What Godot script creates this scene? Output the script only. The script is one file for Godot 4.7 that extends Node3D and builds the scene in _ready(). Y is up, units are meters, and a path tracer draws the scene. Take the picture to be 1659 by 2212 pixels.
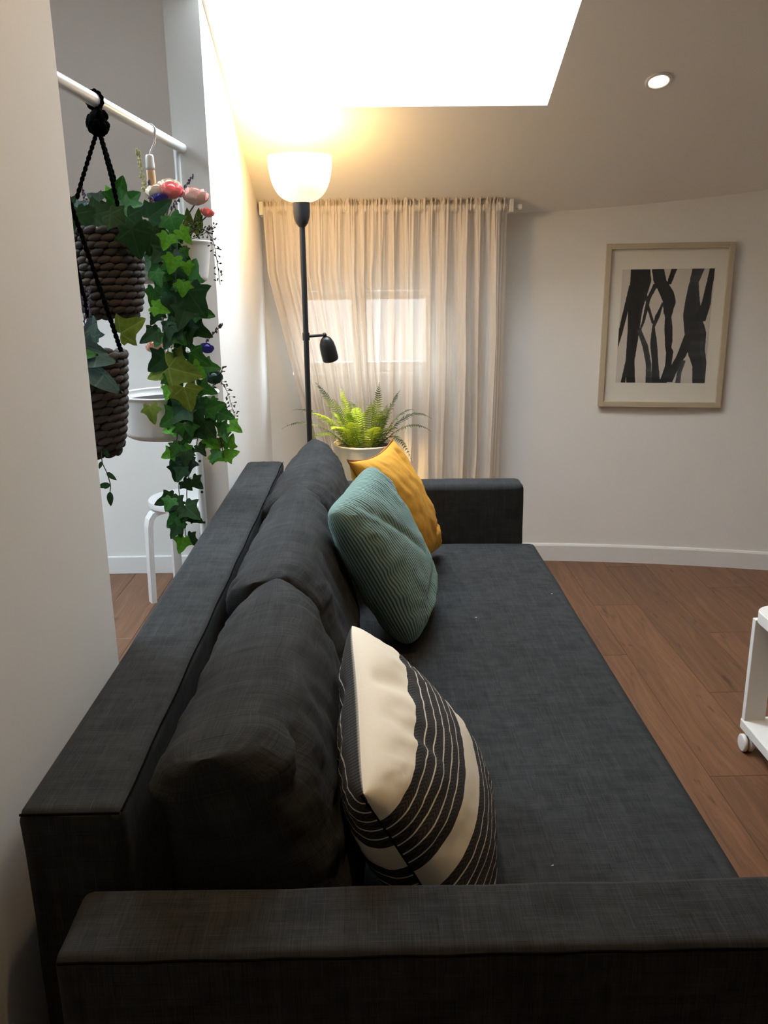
extends Node3D

# ------------------------------------------------------------------ set-up
var rng := RandomNumberGenerator.new()
var noise := FastNoiseLite.new()
var M := {}
const PITCH := 15.57
const CEIL_B := 1.64      # ceiling height on the knee wall line z = -4
const CEIL_S := 0.44      # rise of the sloped ceiling per metre towards the camera


func _ready() -> void:
	rng.seed = 11
	noise.seed = 5
	noise.noise_type = FastNoiseLite.TYPE_SIMPLEX_SMOOTH
	noise.frequency = 1.0
	# camera
	var cam := Camera3D.new()
	cam.name = "camera"
	cam.fov = 2.0 * rad_to_deg(atan(1106.0 / 1830.0))
	cam.near = 0.02
	cam.far = 100.0
	cam.transform = Transform3D(Basis(Vector3.UP, deg_to_rad(-0.78)) * Basis(Vector3.RIGHT, deg_to_rad(-PITCH)) * Basis(Vector3.BACK, deg_to_rad(-0.7)), Vector3(0, 1.373, 0))
	add_child(cam)
	cam.current = true
	# sky and exposure
	var env := Environment.new()
	env.background_mode = Environment.BG_SKY
	var sky := Sky.new()
	var sky_mat := ProceduralSkyMaterial.new()
	sky_mat.sky_top_color = Color(0.88, 0.945, 1.0)
	sky_mat.sky_horizon_color = Color(0.89, 0.95, 1.0)
	sky_mat.ground_horizon_color = Color(0.86, 0.88, 0.92)
	sky_mat.ground_bottom_color = Color(0.62, 0.62, 0.62)
	sky_mat.sky_energy_multiplier = SKY
	sky_mat.ground_energy_multiplier = SKY * 0.67
	sky.sky_material = sky_mat
	env.sky = sky
	env.tonemap_mode = Environment.TONE_MAPPER_LINEAR
	env.tonemap_exposure = EXPOSURE
	env.sdfgi_enabled = true
	env.ssao_enabled = true
	env.ssil_enabled = true
	var we := WorldEnvironment.new()
	we.name = "world"
	we.environment = env
	add_child(we)

	make_materials()
	build_room()
	build_lights()
	build_sofa()
	build_cushions()
	build_pillows()
	build_curtains()
	build_lamp()
	build_fern()
	build_picture()
	build_cart()
	build_rack()
	build_stool()
	build_baskets()
	build_tier_planter()
	build_lint()


const SKY := 5.15
const EXPOSURE := 0.51
const LAMP_ENERGY := 0.42
const READING_ENERGY := 2.0
const DOWNLIGHT_ENERGY := 1.0


# ------------------------------------------------------------------ mesh helpers
class MB:
	var v := PackedVector3Array()
	var n := PackedVector3Array()
	var u := PackedVector2Array()
	var ix := PackedInt32Array()
	var xf := Transform3D.IDENTITY

	# a grid of nu x nv points (index i + j * nu); outside is dPu x dPv
	func grid(nu: int, nv: int, p: PackedVector3Array, wrap := false, us := 1.0, vs := 1.0, flip := false) -> void:
		var b := v.size()
		for j in nv:
			for i in nu:
				var i0 := i - 1
				var i1 := i + 1
				if wrap:
					if i0 < 0: i0 = nu - 2
					if i1 >= nu: i1 = 1
				else:
					i0 = maxi(i0, 0)
					i1 = mini(i1, nu - 1)
				var du := p[i1 + j * nu] - p[i0 + j * nu]
				var dv := p[i + mini(j + 1, nv - 1) * nu] - p[i + maxi(j - 1, 0) * nu]
				var nn := du.cross(dv)
				if nn.length_squared() < 1e-18:
					# a pole: take the neighbour row
					var jj := 1 if j == 0 else nv - 2
					du = p[i1 + jj * nu] - p[i0 + jj * nu]
					nn = du.cross(dv)
				nn = nn.normalized()
				if flip: nn = -nn
				v.append(xf * p[i + j * nu])
				n.append((xf.basis * nn).normalized())
				u.append(Vector2(us * i / (nu - 1.0), vs * (1.0 - j / (nv - 1.0))))
		for j in nv - 1:
			for i in nu - 1:
				var a := b + i + j * nu
				if flip:
					ix.append_array(PackedInt32Array([a, a + 1, a + nu + 1, a, a + nu + 1, a + nu]))
				else:
					ix.append_array(PackedInt32Array([a, a + nu + 1, a + 1, a, a + nu, a + nu + 1]))

	# flat quad, corners counter-clockwise seen from outside
	func quad(a: Vector3, b: Vector3, c: Vector3, d: Vector3, ua := Vector2(0, 1), ub := Vector2(1, 1), uc := Vector2(1, 0), ud := Vector2(0, 0)) -> void:
		var k := v.size()
		var nn := (b - a).cross(d - a)
		if nn.length_squared() < 1e-16: nn = (c - b).cross(d - b)
		nn = (xf.basis * nn).normalized()
		for q in [a, b, c, d]:
			v.append(xf * q)
			n.append(nn)
		u.append_array(PackedVector2Array([ua, ub, uc, ud]))
		ix.append_array(PackedInt32Array([k, k + 2, k + 1, k, k + 3, k + 2]))

	func tri(a: Vector3, b: Vector3, c: Vector3, ua := Vector2.ZERO, ub := Vector2.ZERO, uc := Vector2.ZERO) -> void:
		var k := v.size()
		var nn := (xf.basis * (b - a).cross(c - a)).normalized()
		for q in [a, b, c]:
			v.append(xf * q)
			n.append(nn)
		u.append_array(PackedVector2Array([ua, ub, uc]))
		ix.append_array(PackedInt32Array([k, k + 2, k + 1]))

	# box with rounded edges; jitter moves the surface for soft things
	func rbox(c: Vector3, s: Vector3, r: float, fine := 0, soft = null) -> void:
		var h := s * 0.5
		r = minf(r, minf(h.x, minf(h.y, h.z)) * 0.999)
		var lists := []
		for ax in 3:
			var l: Array[float] = [-h[ax], -h[ax] + r * 0.3, -h[ax] + r]
			var inner: float = 2.0 * (h[ax] - r)
			for k in fine:
				l.append(-h[ax] + r + inner * (k + 1.0) / (fine + 1.0))
			l.append_array([h[ax] - r, h[ax] - r * 0.3, h[ax]])
			lists.append(l)
		for ax in 3:
			for sg in [-1.0, 1.0]:
				var a := (ax + 1) % 3
				var b := (ax + 2) % 3
				var la: Array = lists[a]
				var lb: Array = lists[b]
				var base := v.size()
				for j in lb.size():
					for i in la.size():
						var q := Vector3.ZERO
						q[ax] = sg * h[ax]
						q[a] = la[i]
						q[b] = lb[j]
						var inn := q.clamp(-(h - Vector3(r, r, r)), h - Vector3(r, r, r))
						var nn := (q - inn).normalized()
						var p := c + inn + nn * r
						if soft != null:
							p += nn * float(soft.call(p, nn))
						v.append(xf * p)
						n.append((xf.basis * nn).normalized())
						u.append(Vector2(q[a], q[b]))
				var w := la.size()
				for j in lb.size() - 1:
					for i in w - 1:
						var k := base + i + j * w
						if sg > 0:
							ix.append_array(PackedInt32Array([k, k + w + 1, k + 1, k, k + w, k + w + 1]))
						else:
							ix.append_array(PackedInt32Array([k, k + 1, k + w + 1, k, k + w + 1, k + w]))

	func box(a: Vector3, b: Vector3) -> void:
		var p := [Vector3(a.x, a.y, a.z), Vector3(b.x, a.y, a.z), Vector3(b.x, b.y, a.z), Vector3(a.x, b.y, a.z), Vector3(a.x, a.y, b.z), Vector3(b.x, a.y, b.z), Vector3(b.x, b.y, b.z), Vector3(a.x, b.y, b.z)]
		hexa(p)

	# p: 0-3 the face at low z (x0y0, x1y0, x1y1, x0y1), 4-7 the same at high z
	func hexa(p: Array) -> void:
		quad(p[4], p[5], p[6], p[7])
		quad(p[1], p[0], p[3], p[2])
		quad(p[5], p[1], p[2], p[6])
		quad(p[0], p[4], p[7], p[3])
		quad(p[7], p[6], p[2], p[3])
		quad(p[0], p[1], p[5], p[4])

	# a polygon in (z, y) extruded from x0 to x1
	func prism(poly: PackedVector2Array, x0: float, x1: float) -> void:
		var t := Geometry2D.triangulate_polygon(poly)
		for k in range(0, t.size(), 3):
			var a := poly[t[k]]
			var b := poly[t[k + 1]]
			var c := poly[t[k + 2]]
			if (b - a).cross(c - a) > 0:
				var q := b
				b = c
				c = q
			# clockwise in (z, y) seen from +x is counter-clockwise seen with z to the left
			tri(Vector3(x1, a.y, a.x), Vector3(x1, b.y, b.x), Vector3(x1, c.y, c.x))
			tri(Vector3(x0, a.y, a.x), Vector3(x0, c.y, c.x), Vector3(x0, b.y, b.x))
		var area := 0.0
		for k in poly.size():
			area += poly[k].cross(poly[(k + 1) % poly.size()])
		for k in poly.size():
			var a := poly[k]
			var b := poly[(k + 1) % poly.size()]
			if area > 0:
				quad(Vector3(x1, a.y, a.x), Vector3(x0, a.y, a.x), Vector3(x0, b.y, b.x), Vector3(x1, b.y, b.x))
			else:
				quad(Vector3(x0, a.y, a.x), Vector3(x1, a.y, a.x), Vector3(x1, b.y, b.x), Vector3(x0, b.y, b.x))

	func lathe(c: Vector3, prof: PackedVector2Array, segs := 32, us := 1.0, vs := 1.0) -> void:
		var p := PackedVector3Array()
		for j in prof.size():
			for i in segs + 1:
				var a := TAU * i / segs
				p.append(c + Vector3(cos(a) * prof[j].x, prof[j].y, -sin(a) * prof[j].x))
		grid(segs + 1, prof.size(), p, true, us, vs)

	func tube(path: PackedVector3Array, r: Variant, segs := 8, caps := true) -> void:
		var p := PackedVector3Array()
		var up := Vector3.UP
		var nrm := Vector3.ZERO
		var m := path.size()
		for j in m:
			var t := (path[mini(j + 1, m - 1)] - path[maxi(j - 1, 0)]).normalized()
			if j == 0:
				up = Vector3.UP if absf(t.y) < 0.9 else Vector3.RIGHT
				nrm = up.cross(t).normalized()
			nrm = (nrm - t * nrm.dot(t)).normalized()
			var bi := t.cross(nrm)
			var rr: float = r[j] if r is Array or r is PackedFloat32Array else r
			for i in segs + 1:
				var a := TAU * i / segs
				p.append(path[j] + (nrm * cos(a) + bi * sin(a)) * rr)
		grid(segs + 1, m, p, true)
		if caps:
			for e in 2:
				var j := 0 if e == 0 else m - 1
				for i in segs:
					var q0 := p[i + j * (segs + 1)]
					var q1 := p[i + 1 + j * (segs + 1)]
					if e == 0: tri(path[0], q1, q0)
					else: tri(path[m - 1], q0, q1)

	func ball(c: Vector3, r: Vector3, su := 8, sv := 6, basis := Basis.IDENTITY) -> void:
		var p := PackedVector3Array()
		for j in sv + 1:
			var b := PI * j / sv - PI / 2
			for i in su + 1:
				var a := TAU * i / su
				p.append(c + basis * (Vector3(cos(a) * cos(b), sin(b), -sin(a) * cos(b)) * r))
		grid(su + 1, sv + 1, p, true)

	func mesh() -> ArrayMesh:
		var arr := []
		arr.resize(Mesh.ARRAY_MAX)
		arr[Mesh.ARRAY_VERTEX] = v
		arr[Mesh.ARRAY_NORMAL] = n
		arr[Mesh.ARRAY_TEX_UV] = u
		arr[Mesh.ARRAY_INDEX] = ix
		var m := ArrayMesh.new()
		m.add_surface_from_arrays(Mesh.PRIMITIVE_TRIANGLES, arr)
		return m


# ------------------------------------------------------------------ scene helpers
func thing(called: String, label: String, category: String, at := Vector3.ZERO, group := "") -> Node3D:
	var o := Node3D.new()
	o.name = called
	o.position = at
	add_child(o, true)
	tag(o, label, category, group)
	return o


func tag(o: Node3D, label: String, category: String, group := "") -> void:
	o.set_meta("label", label)
	o.set_meta("category", category)
	if group: o.set_meta("group", group)


# a mesh given in world coordinates, as a part of parent (world is where the parent's own origin lies)
func part(parent: Node3D, called: String, mb: MB, mat: Material, world := Vector3.ZERO, label := "", kind := "") -> MeshInstance3D:
	var o := MeshInstance3D.new()
	o.name = called
	o.mesh = mb.mesh()
	o.material_override = null
	o.mesh.surface_set_material(0, mat)
	o.cast_shadow = GeometryInstance3D.SHADOW_CASTING_SETTING_ON
	o.position = -world
	parent.add_child(o, true)
	if label: o.set_meta("label", label)
	if kind: o.set_meta("kind", kind)
	return o


func shared(parent: Node3D, called: String, mesh: Mesh, mat: Material, xf: Transform3D, label := "") -> MeshInstance3D:
	var o := MeshInstance3D.new()
	o.name = called
	o.mesh = mesh
	o.material_override = mat
	o.transform = xf
	parent.add_child(o, true)
	if label: o.set_meta("label", label)
	return o


func struct(called: String, mb: MB, mat: Material, label: String, category: String) -> MeshInstance3D:
	var o := part(self, called, mb, mat)
	o.set_meta("kind", "structure")
	tag(o, label, category)
	return o


func curve(pts: Array, n: int) -> PackedVector3Array:
	var out := PackedVector3Array()
	var m := pts.size()
	for k in n:
		var t := (m - 1.0) * k / (n - 1.0)
		var i := mini(int(t), m - 2)
		var f := t - i
		var p0: Vector3 = pts[maxi(i - 1, 0)]
		var p1: Vector3 = pts[i]
		var p2: Vector3 = pts[i + 1]
		var p3: Vector3 = pts[mini(i + 2, m - 1)]
		out.append(p1.cubic_interpolate(p2, p0, p3, f))
	return out


func sm(c: Color, rough := 0.6, extra := {}) -> StandardMaterial3D:
	var m := StandardMaterial3D.new()
	m.albedo_color = c
	m.roughness = rough
	for k in extra: m.set(k, extra[k])
	return m


func tex(w: int, h: int, f: Callable) -> ImageTexture:
	var d := PackedByteArray()
	d.resize(w * h * 3)
	var k := 0
	for y in h:
		for x in w:
			var c: Color = f.call(x, y)
			d[k] = int(clampf(c.r, 0, 1) * 255)
			d[k + 1] = int(clampf(c.g, 0, 1) * 255)
			d[k + 2] = int(clampf(c.b, 0, 1) * 255)
			k += 3
	return ImageTexture.create_from_image(Image.create_from_data(w, h, false, Image.FORMAT_RGB8, d))


func nz(x: float, y: float, z := 0.0) -> float:
	return noise.get_noise_3d(x, y, z)


# value noise that repeats on a lattice, made once per texture
func lattice(n: int, sd: int) -> PackedFloat32Array:
	var g := RandomNumberGenerator.new()
	g.seed = sd
	var a := PackedFloat32Array()
	a.resize(n)
	for k in n: a[k] = g.randf()
	return a


func make_materials() -> void:
	var wall_n := NoiseTexture2D.new()
	var fn := FastNoiseLite.new()
	fn.seed = 3
	fn.frequency = 0.05
	wall_n.noise = fn
	wall_n.width = 256
	wall_n.height = 256
	wall_n.seamless = true
	wall_n.as_normal_map = true
	wall_n.bump_strength = 1.2
	var plaster := {"normal_enabled": true, "normal_texture": wall_n, "normal_scale": 0.12, "uv1_triplanar": true, "uv1_scale": Vector3(5, 5, 5)}
	M.wall = sm(Color(0.91, 0.90, 0.88), 0.85, plaster)
	M.ceiling = sm(Color(0.955, 0.94, 0.915), 0.9, plaster)
	M.trim = sm(Color(0.90, 0.895, 0.88), 0.45)
	M.white = sm(Color(0.90, 0.895, 0.88), 0.4)
	M.white_metal = sm(Color(0.86, 0.86, 0.85), 0.3)
	M.black = sm(Color(0.035, 0.035, 0.037), 0.45)
	M.black_lamp = sm(Color(0.10, 0.10, 0.11), 0.38)
	M.glass = sm(Color(1, 1, 1, 0.01), 0.02, {"transparency": BaseMaterial3D.TRANSPARENCY_ALPHA})

	# linen weave of the sofa: threads both ways with slubs
	var slub_x := lattice(512, 1)
	var slub_y := lattice(512, 2)
	var slub_l := lattice(4096, 3)
	var weave := tex(512, 512, func(x: int, y: int) -> Color:
		var wx: float = slub_x[x] * 0.5 + 0.5 * slub_l[(x * 7 + int(y / 37.0) * 131) % 4096]
		var wy: float = slub_y[y] * 0.5 + 0.5 * slub_l[(y * 11 + int(x / 41.0) * 173) % 4096]
		var over: float = 0.5 + 0.5 * sin(PI * (x + y))
		var g: float = 0.64 + 0.34 * (wx * 0.55 + wy * 0.45) + 0.10 * nz(x * 0.02, y * 0.006) + 0.10 * nz(x * 0.006 + 40, y * 0.02)
		if wx > 0.88: g += 0.09
		if wy > 0.9: g += 0.08
		if wx < 0.14 or wy < 0.12: g -= 0.09
		return Color(g, g, g) * (0.97 + 0.03 * over))
	M.sofa = sm(Color(0.245, 0.250, 0.254), 0.95, {"albedo_texture": weave, "uv1_triplanar": true, "uv1_scale": Vector3(3.4, 3.4, 3.4), "metallic_specular": 0.25})
	M.cushion = sm(Color(0.245, 0.250, 0.254), 0.95, {"albedo_texture": weave, "uv1_scale": Vector3(1.7, 1.4, 1), "metallic_specular": 0.25})
	M.seam = sm(Color(0.06, 0.06, 0.06), 1.0, {"metallic_specular": 0.05})

	# oak laminate, five boards of different grain
	M.planks = []
	for k in 6:
		var tone := 0.82 + 0.016 * ((k * 3) % 5)
		var off := 31.7 * k
		var t := tex(96, 512, func(x: int, y: int) -> Color:
			var fx := x / 96.0
			var fy := y / 512.0
			var warp: float = nz(fx * 2.2 + off, fy * 2.6) * 0.9
			var g: float = nz(fx * 9.0 + warp * 2.0 + off, fy * 1.6) * 0.5 + nz(fx * 26.0 + warp * 3.0, fy * 3.2 + off) * 0.32 + nz(fx * 60.0 + off, fy * 9.0) * 0.16
			var c := Color(0.56, 0.395, 0.285).lerp(Color(0.40, 0.275, 0.19), clampf(0.42 + g * 1.15, 0, 1)) * tone
			var kn: float = nz(fx * 3.4 + off * 2.0, fy * 5.5 + 9.0)
			if kn > 0.42: c = c.lerp(Color(0.20, 0.125, 0.08), clampf((kn - 0.42) * 3.2, 0, 0.75))
			return c)
		M.planks.append(sm(Color.WHITE, 0.42, {"albedo_texture": t, "metallic_specular": 0.4}))

	# corduroy: wales across u
	var cord := tex(512, 64, func(x: int, y: int) -> Color:
		var ph := fmod(x / 512.0 * 32.0, 1.0)
		var hgt := pow(absf(sin(PI * ph)), 0.6)
		var f: float = 0.94 + 0.08 * nz(x * 0.3, y * 0.25)
		var g := (0.40 + 0.60 * hgt) * f
		return Color(g, g, g))
	var cord_n := Image.create(512, 4, false, Image.FORMAT_RGB8)
	for x in 512:
		var ph := fmod(x / 512.0 * 32.0, 1.0)
		var slope := cos(PI * ph) * 0.8
		var nv := Vector3(-slope, 0, 1).normalized()
		for y in 4: cord_n.set_pixel(x, y, Color(nv.x * 0.5 + 0.5, nv.y * 0.5 + 0.5, nv.z * 0.5 + 0.5))
	M.cord = sm(Color(0.53, 0.67, 0.64), 0.9, {"albedo_texture": cord, "normal_enabled": true, "normal_texture": ImageTexture.create_from_image(cord_n), "normal_scale": 0.9, "uv1_scale": Vector3(1.6, 8, 1), "rim_enabled": true, "rim": 0.35, "rim_tint": 0.6})
	var canvas := tex(128, 128, func(x: int, y: int) -> Color:
		var g: float = 0.93 + 0.05 * nz(x * 0.9, y * 0.12) + 0.05 * nz(x * 0.12, y * 0.9 + 50)
		return Color(g, g, g))
	M.mustard = sm(Color(0.84, 0.60, 0.17), 0.9, {"albedo_texture": canvas, "uv1_scale": Vector3(6, 6, 1)})
	M.mustard_trim = sm(Color(0.55, 0.31, 0.10), 0.9)

	# striped cover: v = 0 is the lower hem; columns run along u; drawn lengthwise with a herringbone
	var stripes := tex(256, 1024, func(x: int, y: int) -> Color:
		var t := y / 1024.0
		var cream := Color(0.90, 0.87, 0.80)
		var inside := -1.0
		if t > 0.155 and t < 0.445: inside = (t - 0.155) / 0.29
		elif t > 0.565 and t < 0.855: inside = (t - 0.565) / 0.29
		if inside < 0.0: return cream * (0.985 + 0.02 * nz(x * 0.5, y * 0.5))
		var q := inside * 6.0
		var f := q - floorf(q)
		if (f < 0.07 and q > 0.5) or (f > 0.93 and q < 5.5): return Color(0.82, 0.80, 0.75)
		var zig := fmod(x / 256.0 * 64.0 + absf(f - 0.5) * 3.0, 1.0)
		return Color(0.085, 0.085, 0.09) if zig < 0.68 else Color(0.26, 0.25, 0.24))
	M.striped = sm(Color.WHITE, 0.92, {"albedo_texture": stripes})
	M.cream = sm(Color(0.90, 0.87, 0.80), 0.92)

	var cloth := tex(128, 128, func(x: int, y: int) -> Color:
		var g: float = 0.96 + 0.02 * nz(x * 0.8, y * 0.3) + 0.03 * nz(x * 0.1, y * 0.8 + 9)
		return Color(g, g, g))
	M.curtain = sm(Color(0.94, 0.90, 0.855, 0.925), 0.95, {"albedo_texture": cloth, "uv1_scale": Vector3(8, 16, 1), "transparency": BaseMaterial3D.TRANSPARENCY_ALPHA, "backlight_enabled": true, "backlight": Color(0.56, 0.545, 0.52)})

	var vein := func(base: Color, light: Color) -> ImageTexture:
		return tex(64, 64, func(x: int, y: int) -> Color:
			var p := Vector2(x / 64.0 * 1.2 - 0.6, 1.05 - y / 64.0 * 1.3)
			var d := absf(p.x) * 1.0
			for tip: Vector2 in [Vector2(0.5, 0.25), Vector2(-0.5, 0.25), Vector2(0.32, -0.18), Vector2(-0.32, -0.18)]:
				var s := clampf(p.dot(tip) / tip.length_squared(), 0, 1)
				d = minf(d, p.distance_to(tip * s))
			var k := clampf(1.0 - d / 0.035, 0, 1)
			var mott: float = 1.0 + 0.16 * nz(x * 0.09, y * 0.09, base.g * 9.0)
			return (base * mott).lerp(light, k * 0.55))
	var leaf_set := {"leaf_dark": [Color(0.10, 0.225, 0.11), Color(0.22, 0.34, 0.2)], "leaf_mid": [Color(0.16, 0.36, 0.145), Color(0.34, 0.48, 0.26)], "leaf_bright": [Color(0.33, 0.58, 0.17), Color(0.50, 0.66, 0.34)], "leaf_olive": [Color(0.36, 0.43, 0.15), Color(0.55, 0.6, 0.34)], "leaf_blue": [Color(0.24, 0.33, 0.32), Color(0.42, 0.52, 0.5)]}
	for k in leaf_set:
		M[k] = sm(Color.WHITE, 0.62, {"metallic_specular": 0.3, "albedo_texture": vein.call(leaf_set[k][0], leaf_set[k][1]), "backlight_enabled": true, "backlight": Color(0.22, 0.3, 0.12), "cull_mode": BaseMaterial3D.CULL_DISABLED})
	M.leaf_edge = sm(Color(0.56, 0.60, 0.36), 0.5, {"backlight_enabled": true, "backlight": Color(0.3, 0.32, 0.18), "cull_mode": BaseMaterial3D.CULL_DISABLED})
	M.stem = sm(Color(0.22, 0.20, 0.12), 0.7)
	M.stem_green = sm(Color(0.25, 0.33, 0.13), 0.6)
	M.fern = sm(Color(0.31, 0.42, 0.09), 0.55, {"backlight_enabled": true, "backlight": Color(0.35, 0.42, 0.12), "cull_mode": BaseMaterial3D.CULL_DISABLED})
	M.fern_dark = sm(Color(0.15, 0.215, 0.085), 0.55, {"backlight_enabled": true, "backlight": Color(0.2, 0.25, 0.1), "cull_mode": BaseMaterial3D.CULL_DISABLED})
	M.soil = sm(Color(0.10, 0.075, 0.055), 0.95)
	M.pot = sm(Color(0.83, 0.80, 0.73), 0.28)
	M.bowl = sm(Color(0.84, 0.83, 0.81), 0.35)
	M.rope = sm(Color(0.02, 0.02, 0.022), 1.0, {"metallic_specular": 0.1})
	M.basket = []
	for k in 3: M.basket.append(sm(Color(0.165, 0.122, 0.088) * (0.75 + 0.2 * k), 0.75))
	M.basket_in = sm(Color(0.06, 0.045, 0.035), 0.95)
	M.wood_light = sm(Color(0.72, 0.56, 0.38), 0.5)
	M.frame_wood = sm(Color(0.70, 0.645, 0.55), 0.5)
	M.mat_board = sm(Color(0.90, 0.88, 0.83), 0.9)
	M.pink = sm(Color(0.95, 0.56, 0.56), 0.7, {"backlight_enabled": true, "backlight": Color(0.3, 0.12, 0.12)})
	M.pink_pale = sm(Color(0.95, 0.80, 0.77), 0.7, {"backlight_enabled": true, "backlight": Color(0.3, 0.22, 0.2)})
	M.peach = sm(Color(0.86, 0.68, 0.60), 0.7)
	M.petal_cream = sm(Color(0.95, 0.90, 0.83), 0.7)
	M.violet = sm(Color(0.24, 0.20, 0.56), 0.7)
	M.lavender = sm(Color(0.27, 0.23, 0.32), 0.8)
	M.plume = sm(Color(0.72, 0.72, 0.48), 0.8)
	M.berry = sm(Color(0.12, 0.15, 0.075), 0.6)
	M.lamp_glass = sm(Color(0.95, 0.93, 0.86), 0.35, {"emission_enabled": true, "emission": Color(1.0, 0.975, 0.80), "emission_energy_multiplier": 1.9})
	M.downlight_glow = sm(Color(0.9, 0.9, 0.85), 0.4, {"emission_enabled": true, "emission": Color(1.0, 0.96, 0.86), "emission_energy_multiplier": 14.0})
	M.reading_glow = sm(Color(0.9, 0.9, 0.85), 0.4, {"emission_enabled": true, "emission": Color(1.0, 0.93, 0.75), "emission_energy_multiplier": 4.0})


# ------------------------------------------------------------------ the room
func ceil_y(z: float) -> float:
	return CEIL_B + CEIL_S * (z + 4.0)


func back_z(x: float) -> float:
	return -4.02 + (pow(x - 0.3, 2) / 11.2 if x > 0.3 else 0.0)


func build_room() -> void:
	# floor of laminate boards, each one its own piece
	var fl := Node3D.new()
	fl.name = "floor"
	add_child(fl)
	fl.set_meta("kind", "structure")
	tag(fl, "brown oak laminate floor of long staggered boards", "floor")
	var sub := MB.new()
	sub.box(Vector3(-3.4, -0.12, -4.3), Vector3(2.75, -0.013, 4.25))
	part(fl, "subfloor", sub, M.soil)
	var w := 0.19
	var row := 0
	var x := -2.48
	while x < 2.7:
		var z := 4.2 + 1.29 * fmod(row * 0.618, 1.0)
		var k := 0
		while z > -4.25:
			var z1 := minf(z, 4.2)
			var z0 := maxf(z - 1.29, -4.25)
			if z1 - z0 > 0.02:
				var mb := MB.new()
				var g := 0.0004
				var bv := 0.0012
				var x0 := x + g
				var x1 := minf(x + w, 2.74) - g
				var a := z0 + g
				var b := z1 - g
				var top := [Vector3(x0 + bv, 0, b - bv), Vector3(x1 - bv, 0, b - bv), Vector3(x1 - bv, 0, a + bv), Vector3(x0 + bv, 0, a + bv)]
				var e := [Vector3(x0, -bv, b), Vector3(x1, -bv, b), Vector3(x1, -bv, a), Vector3(x0, -bv, a)]
				var vl := (z1 - z0) / 1.29
				mb.quad(top[0], top[1], top[2], top[3], Vector2(0, vl), Vector2(1, vl), Vector2(1, 0), Vector2(0, 0))
				for q in 4:
					var r := (q + 1) % 4
					mb.quad(e[q], e[r], top[r], top[q], Vector2(0, 0), Vector2(0, 0), Vector2(0, 0), Vector2(0, 0))
					mb.quad(e[q] - Vector3(0, 0.011, 0), e[r] - Vector3(0, 0.011, 0), e[r], e[q], Vector2(0, 0), Vector2(0, 0), Vector2(0, 0), Vector2(0, 0))
				part(fl, "plank", mb, M.planks[(row * 5 + k * 3 + int(row / 3.0)) % 6])
			z -= 1.29
			k += 1
		x += w
		row += 1

	# near wall and the partition beyond the opening
	var nw := MB.new()
	nw.prism(PackedVector2Array([Vector2(-1.46, -0.02), Vector2(4.2, -0.02), Vector2(4.2, 3.1), Vector2(-1.0, 3.1), Vector2(-1.0, ceil_y(-1.0) + 0.05), Vector2(-1.46, ceil_y(-1.46) + 0.05)]), -0.58, -0.48)
	struct("wall_left", nw, M.wall, "cream painted wall ending in a straight edge behind the sofa back, left", "wall")
	var pw := MB.new()
	pw.prism(PackedVector2Array([Vector2(-4.1, -0.02), Vector2(-2.76, -0.02), Vector2(-2.76, ceil_y(-2.76) + 0.05), Vector2(-4.1, ceil_y(-4.1) + 0.05)]), -0.584, -0.48)
	struct("wall_partition", pw, M.wall, "white partition wall between the plant alcove and the floor lamp", "wall")
	# alcove: back and side walls
	var aw := MB.new()
	aw.prism(PackedVector2Array([Vector2(-4.1, -0.02), Vector2(-3.9, -0.02), Vector2(-3.9, ceil_y(-3.9) + 0.05), Vector2(-4.1, ceil_y(-4.1) + 0.05)]), -3.4, -0.5)
	struct("wall_alcove", aw, M.wall, "pale grey back wall of the alcove behind the hanging plants", "wall")
	var al := MB.new()
	al.prism(PackedVector2Array([Vector2(-4.1, -0.02), Vector2(4.2, -0.02), Vector2(4.2, 3.1), Vector2(-1.0, 3.1), Vector2(-1.0, ceil_y(-1.0) + 0.05), Vector2(-4.1, ceil_y(-4.1) + 0.05)]), -3.45, -3.3)
	struct("wall_alcove_side", al, M.wall, "plain side wall of the alcove out of the frame", "wall")
	# back wall with the window opening, curving forward on the right
	var bw := MB.new()
	var wx0 := -0.365
	var wx1 := 0.31
	var wy0 := 0.93
	var wy1 := 1.39
	var xs: Array[float] = [-0.5, wx0, wx1]
	var xx := 0.4
	while xx < 2.66:
		xs.append(xx)
		xx += 0.07
	for k in xs.size() - 1:
		var a: float = xs[k]
		var b: float = xs[k + 1]
		var spans := [[-0.02, 2.2]]
		if k == 1: spans = [[-0.02, wy0], [wy1, 2.2]]
		for s in spans:
			var za := back_z(a)
			var zb := back_z(b)
			var ta: float = minf(s[1], ceil_y(za) + 0.05)
			var tb: float = minf(s[1], ceil_y(zb) + 0.05)
			bw.hexa([Vector3(a, s[0], za - 0.22), Vector3(b, s[0], zb - 0.22), Vector3(b, tb, zb - 0.22), Vector3(a, ta, za - 0.22), Vector3(a, s[0], za), Vector3(b, s[0], zb), Vector3(b, tb, zb), Vector3(a, ta, za)])
	# smooth the normals of the curved front
	for k in bw.v.size():
		if bw.n[k].z > 0.7 and bw.v[k].x > 0.3:
			bw.n[k] = Vector3(-(bw.v[k].x - 0.3) / 5.6, 0, 1).normalized()
	struct("wall_back", bw, M.wall, "off-white knee wall behind the curtains curving round under the picture", "wall")
	var rw := MB.new()
	rw.prism(PackedVector2Array([Vector2(-4.1, -0.02), Vector2(4.2, -0.02), Vector2(4.2, 3.1), Vector2(-1.0, 3.1), Vector2(-1.0, ceil_y(-1.0) + 0.05), Vector2(-4.1, ceil_y(-4.1) + 0.05)]), 2.6, 2.75)
	struct("wall_right", rw, M.wall, "plain right-hand wall out of the frame", "wall")
	var fw := MB.new()
	fw.box(Vector3(-3.45, -0.02, 4.1), Vector3(2.75, 3.1, 4.25))
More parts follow.
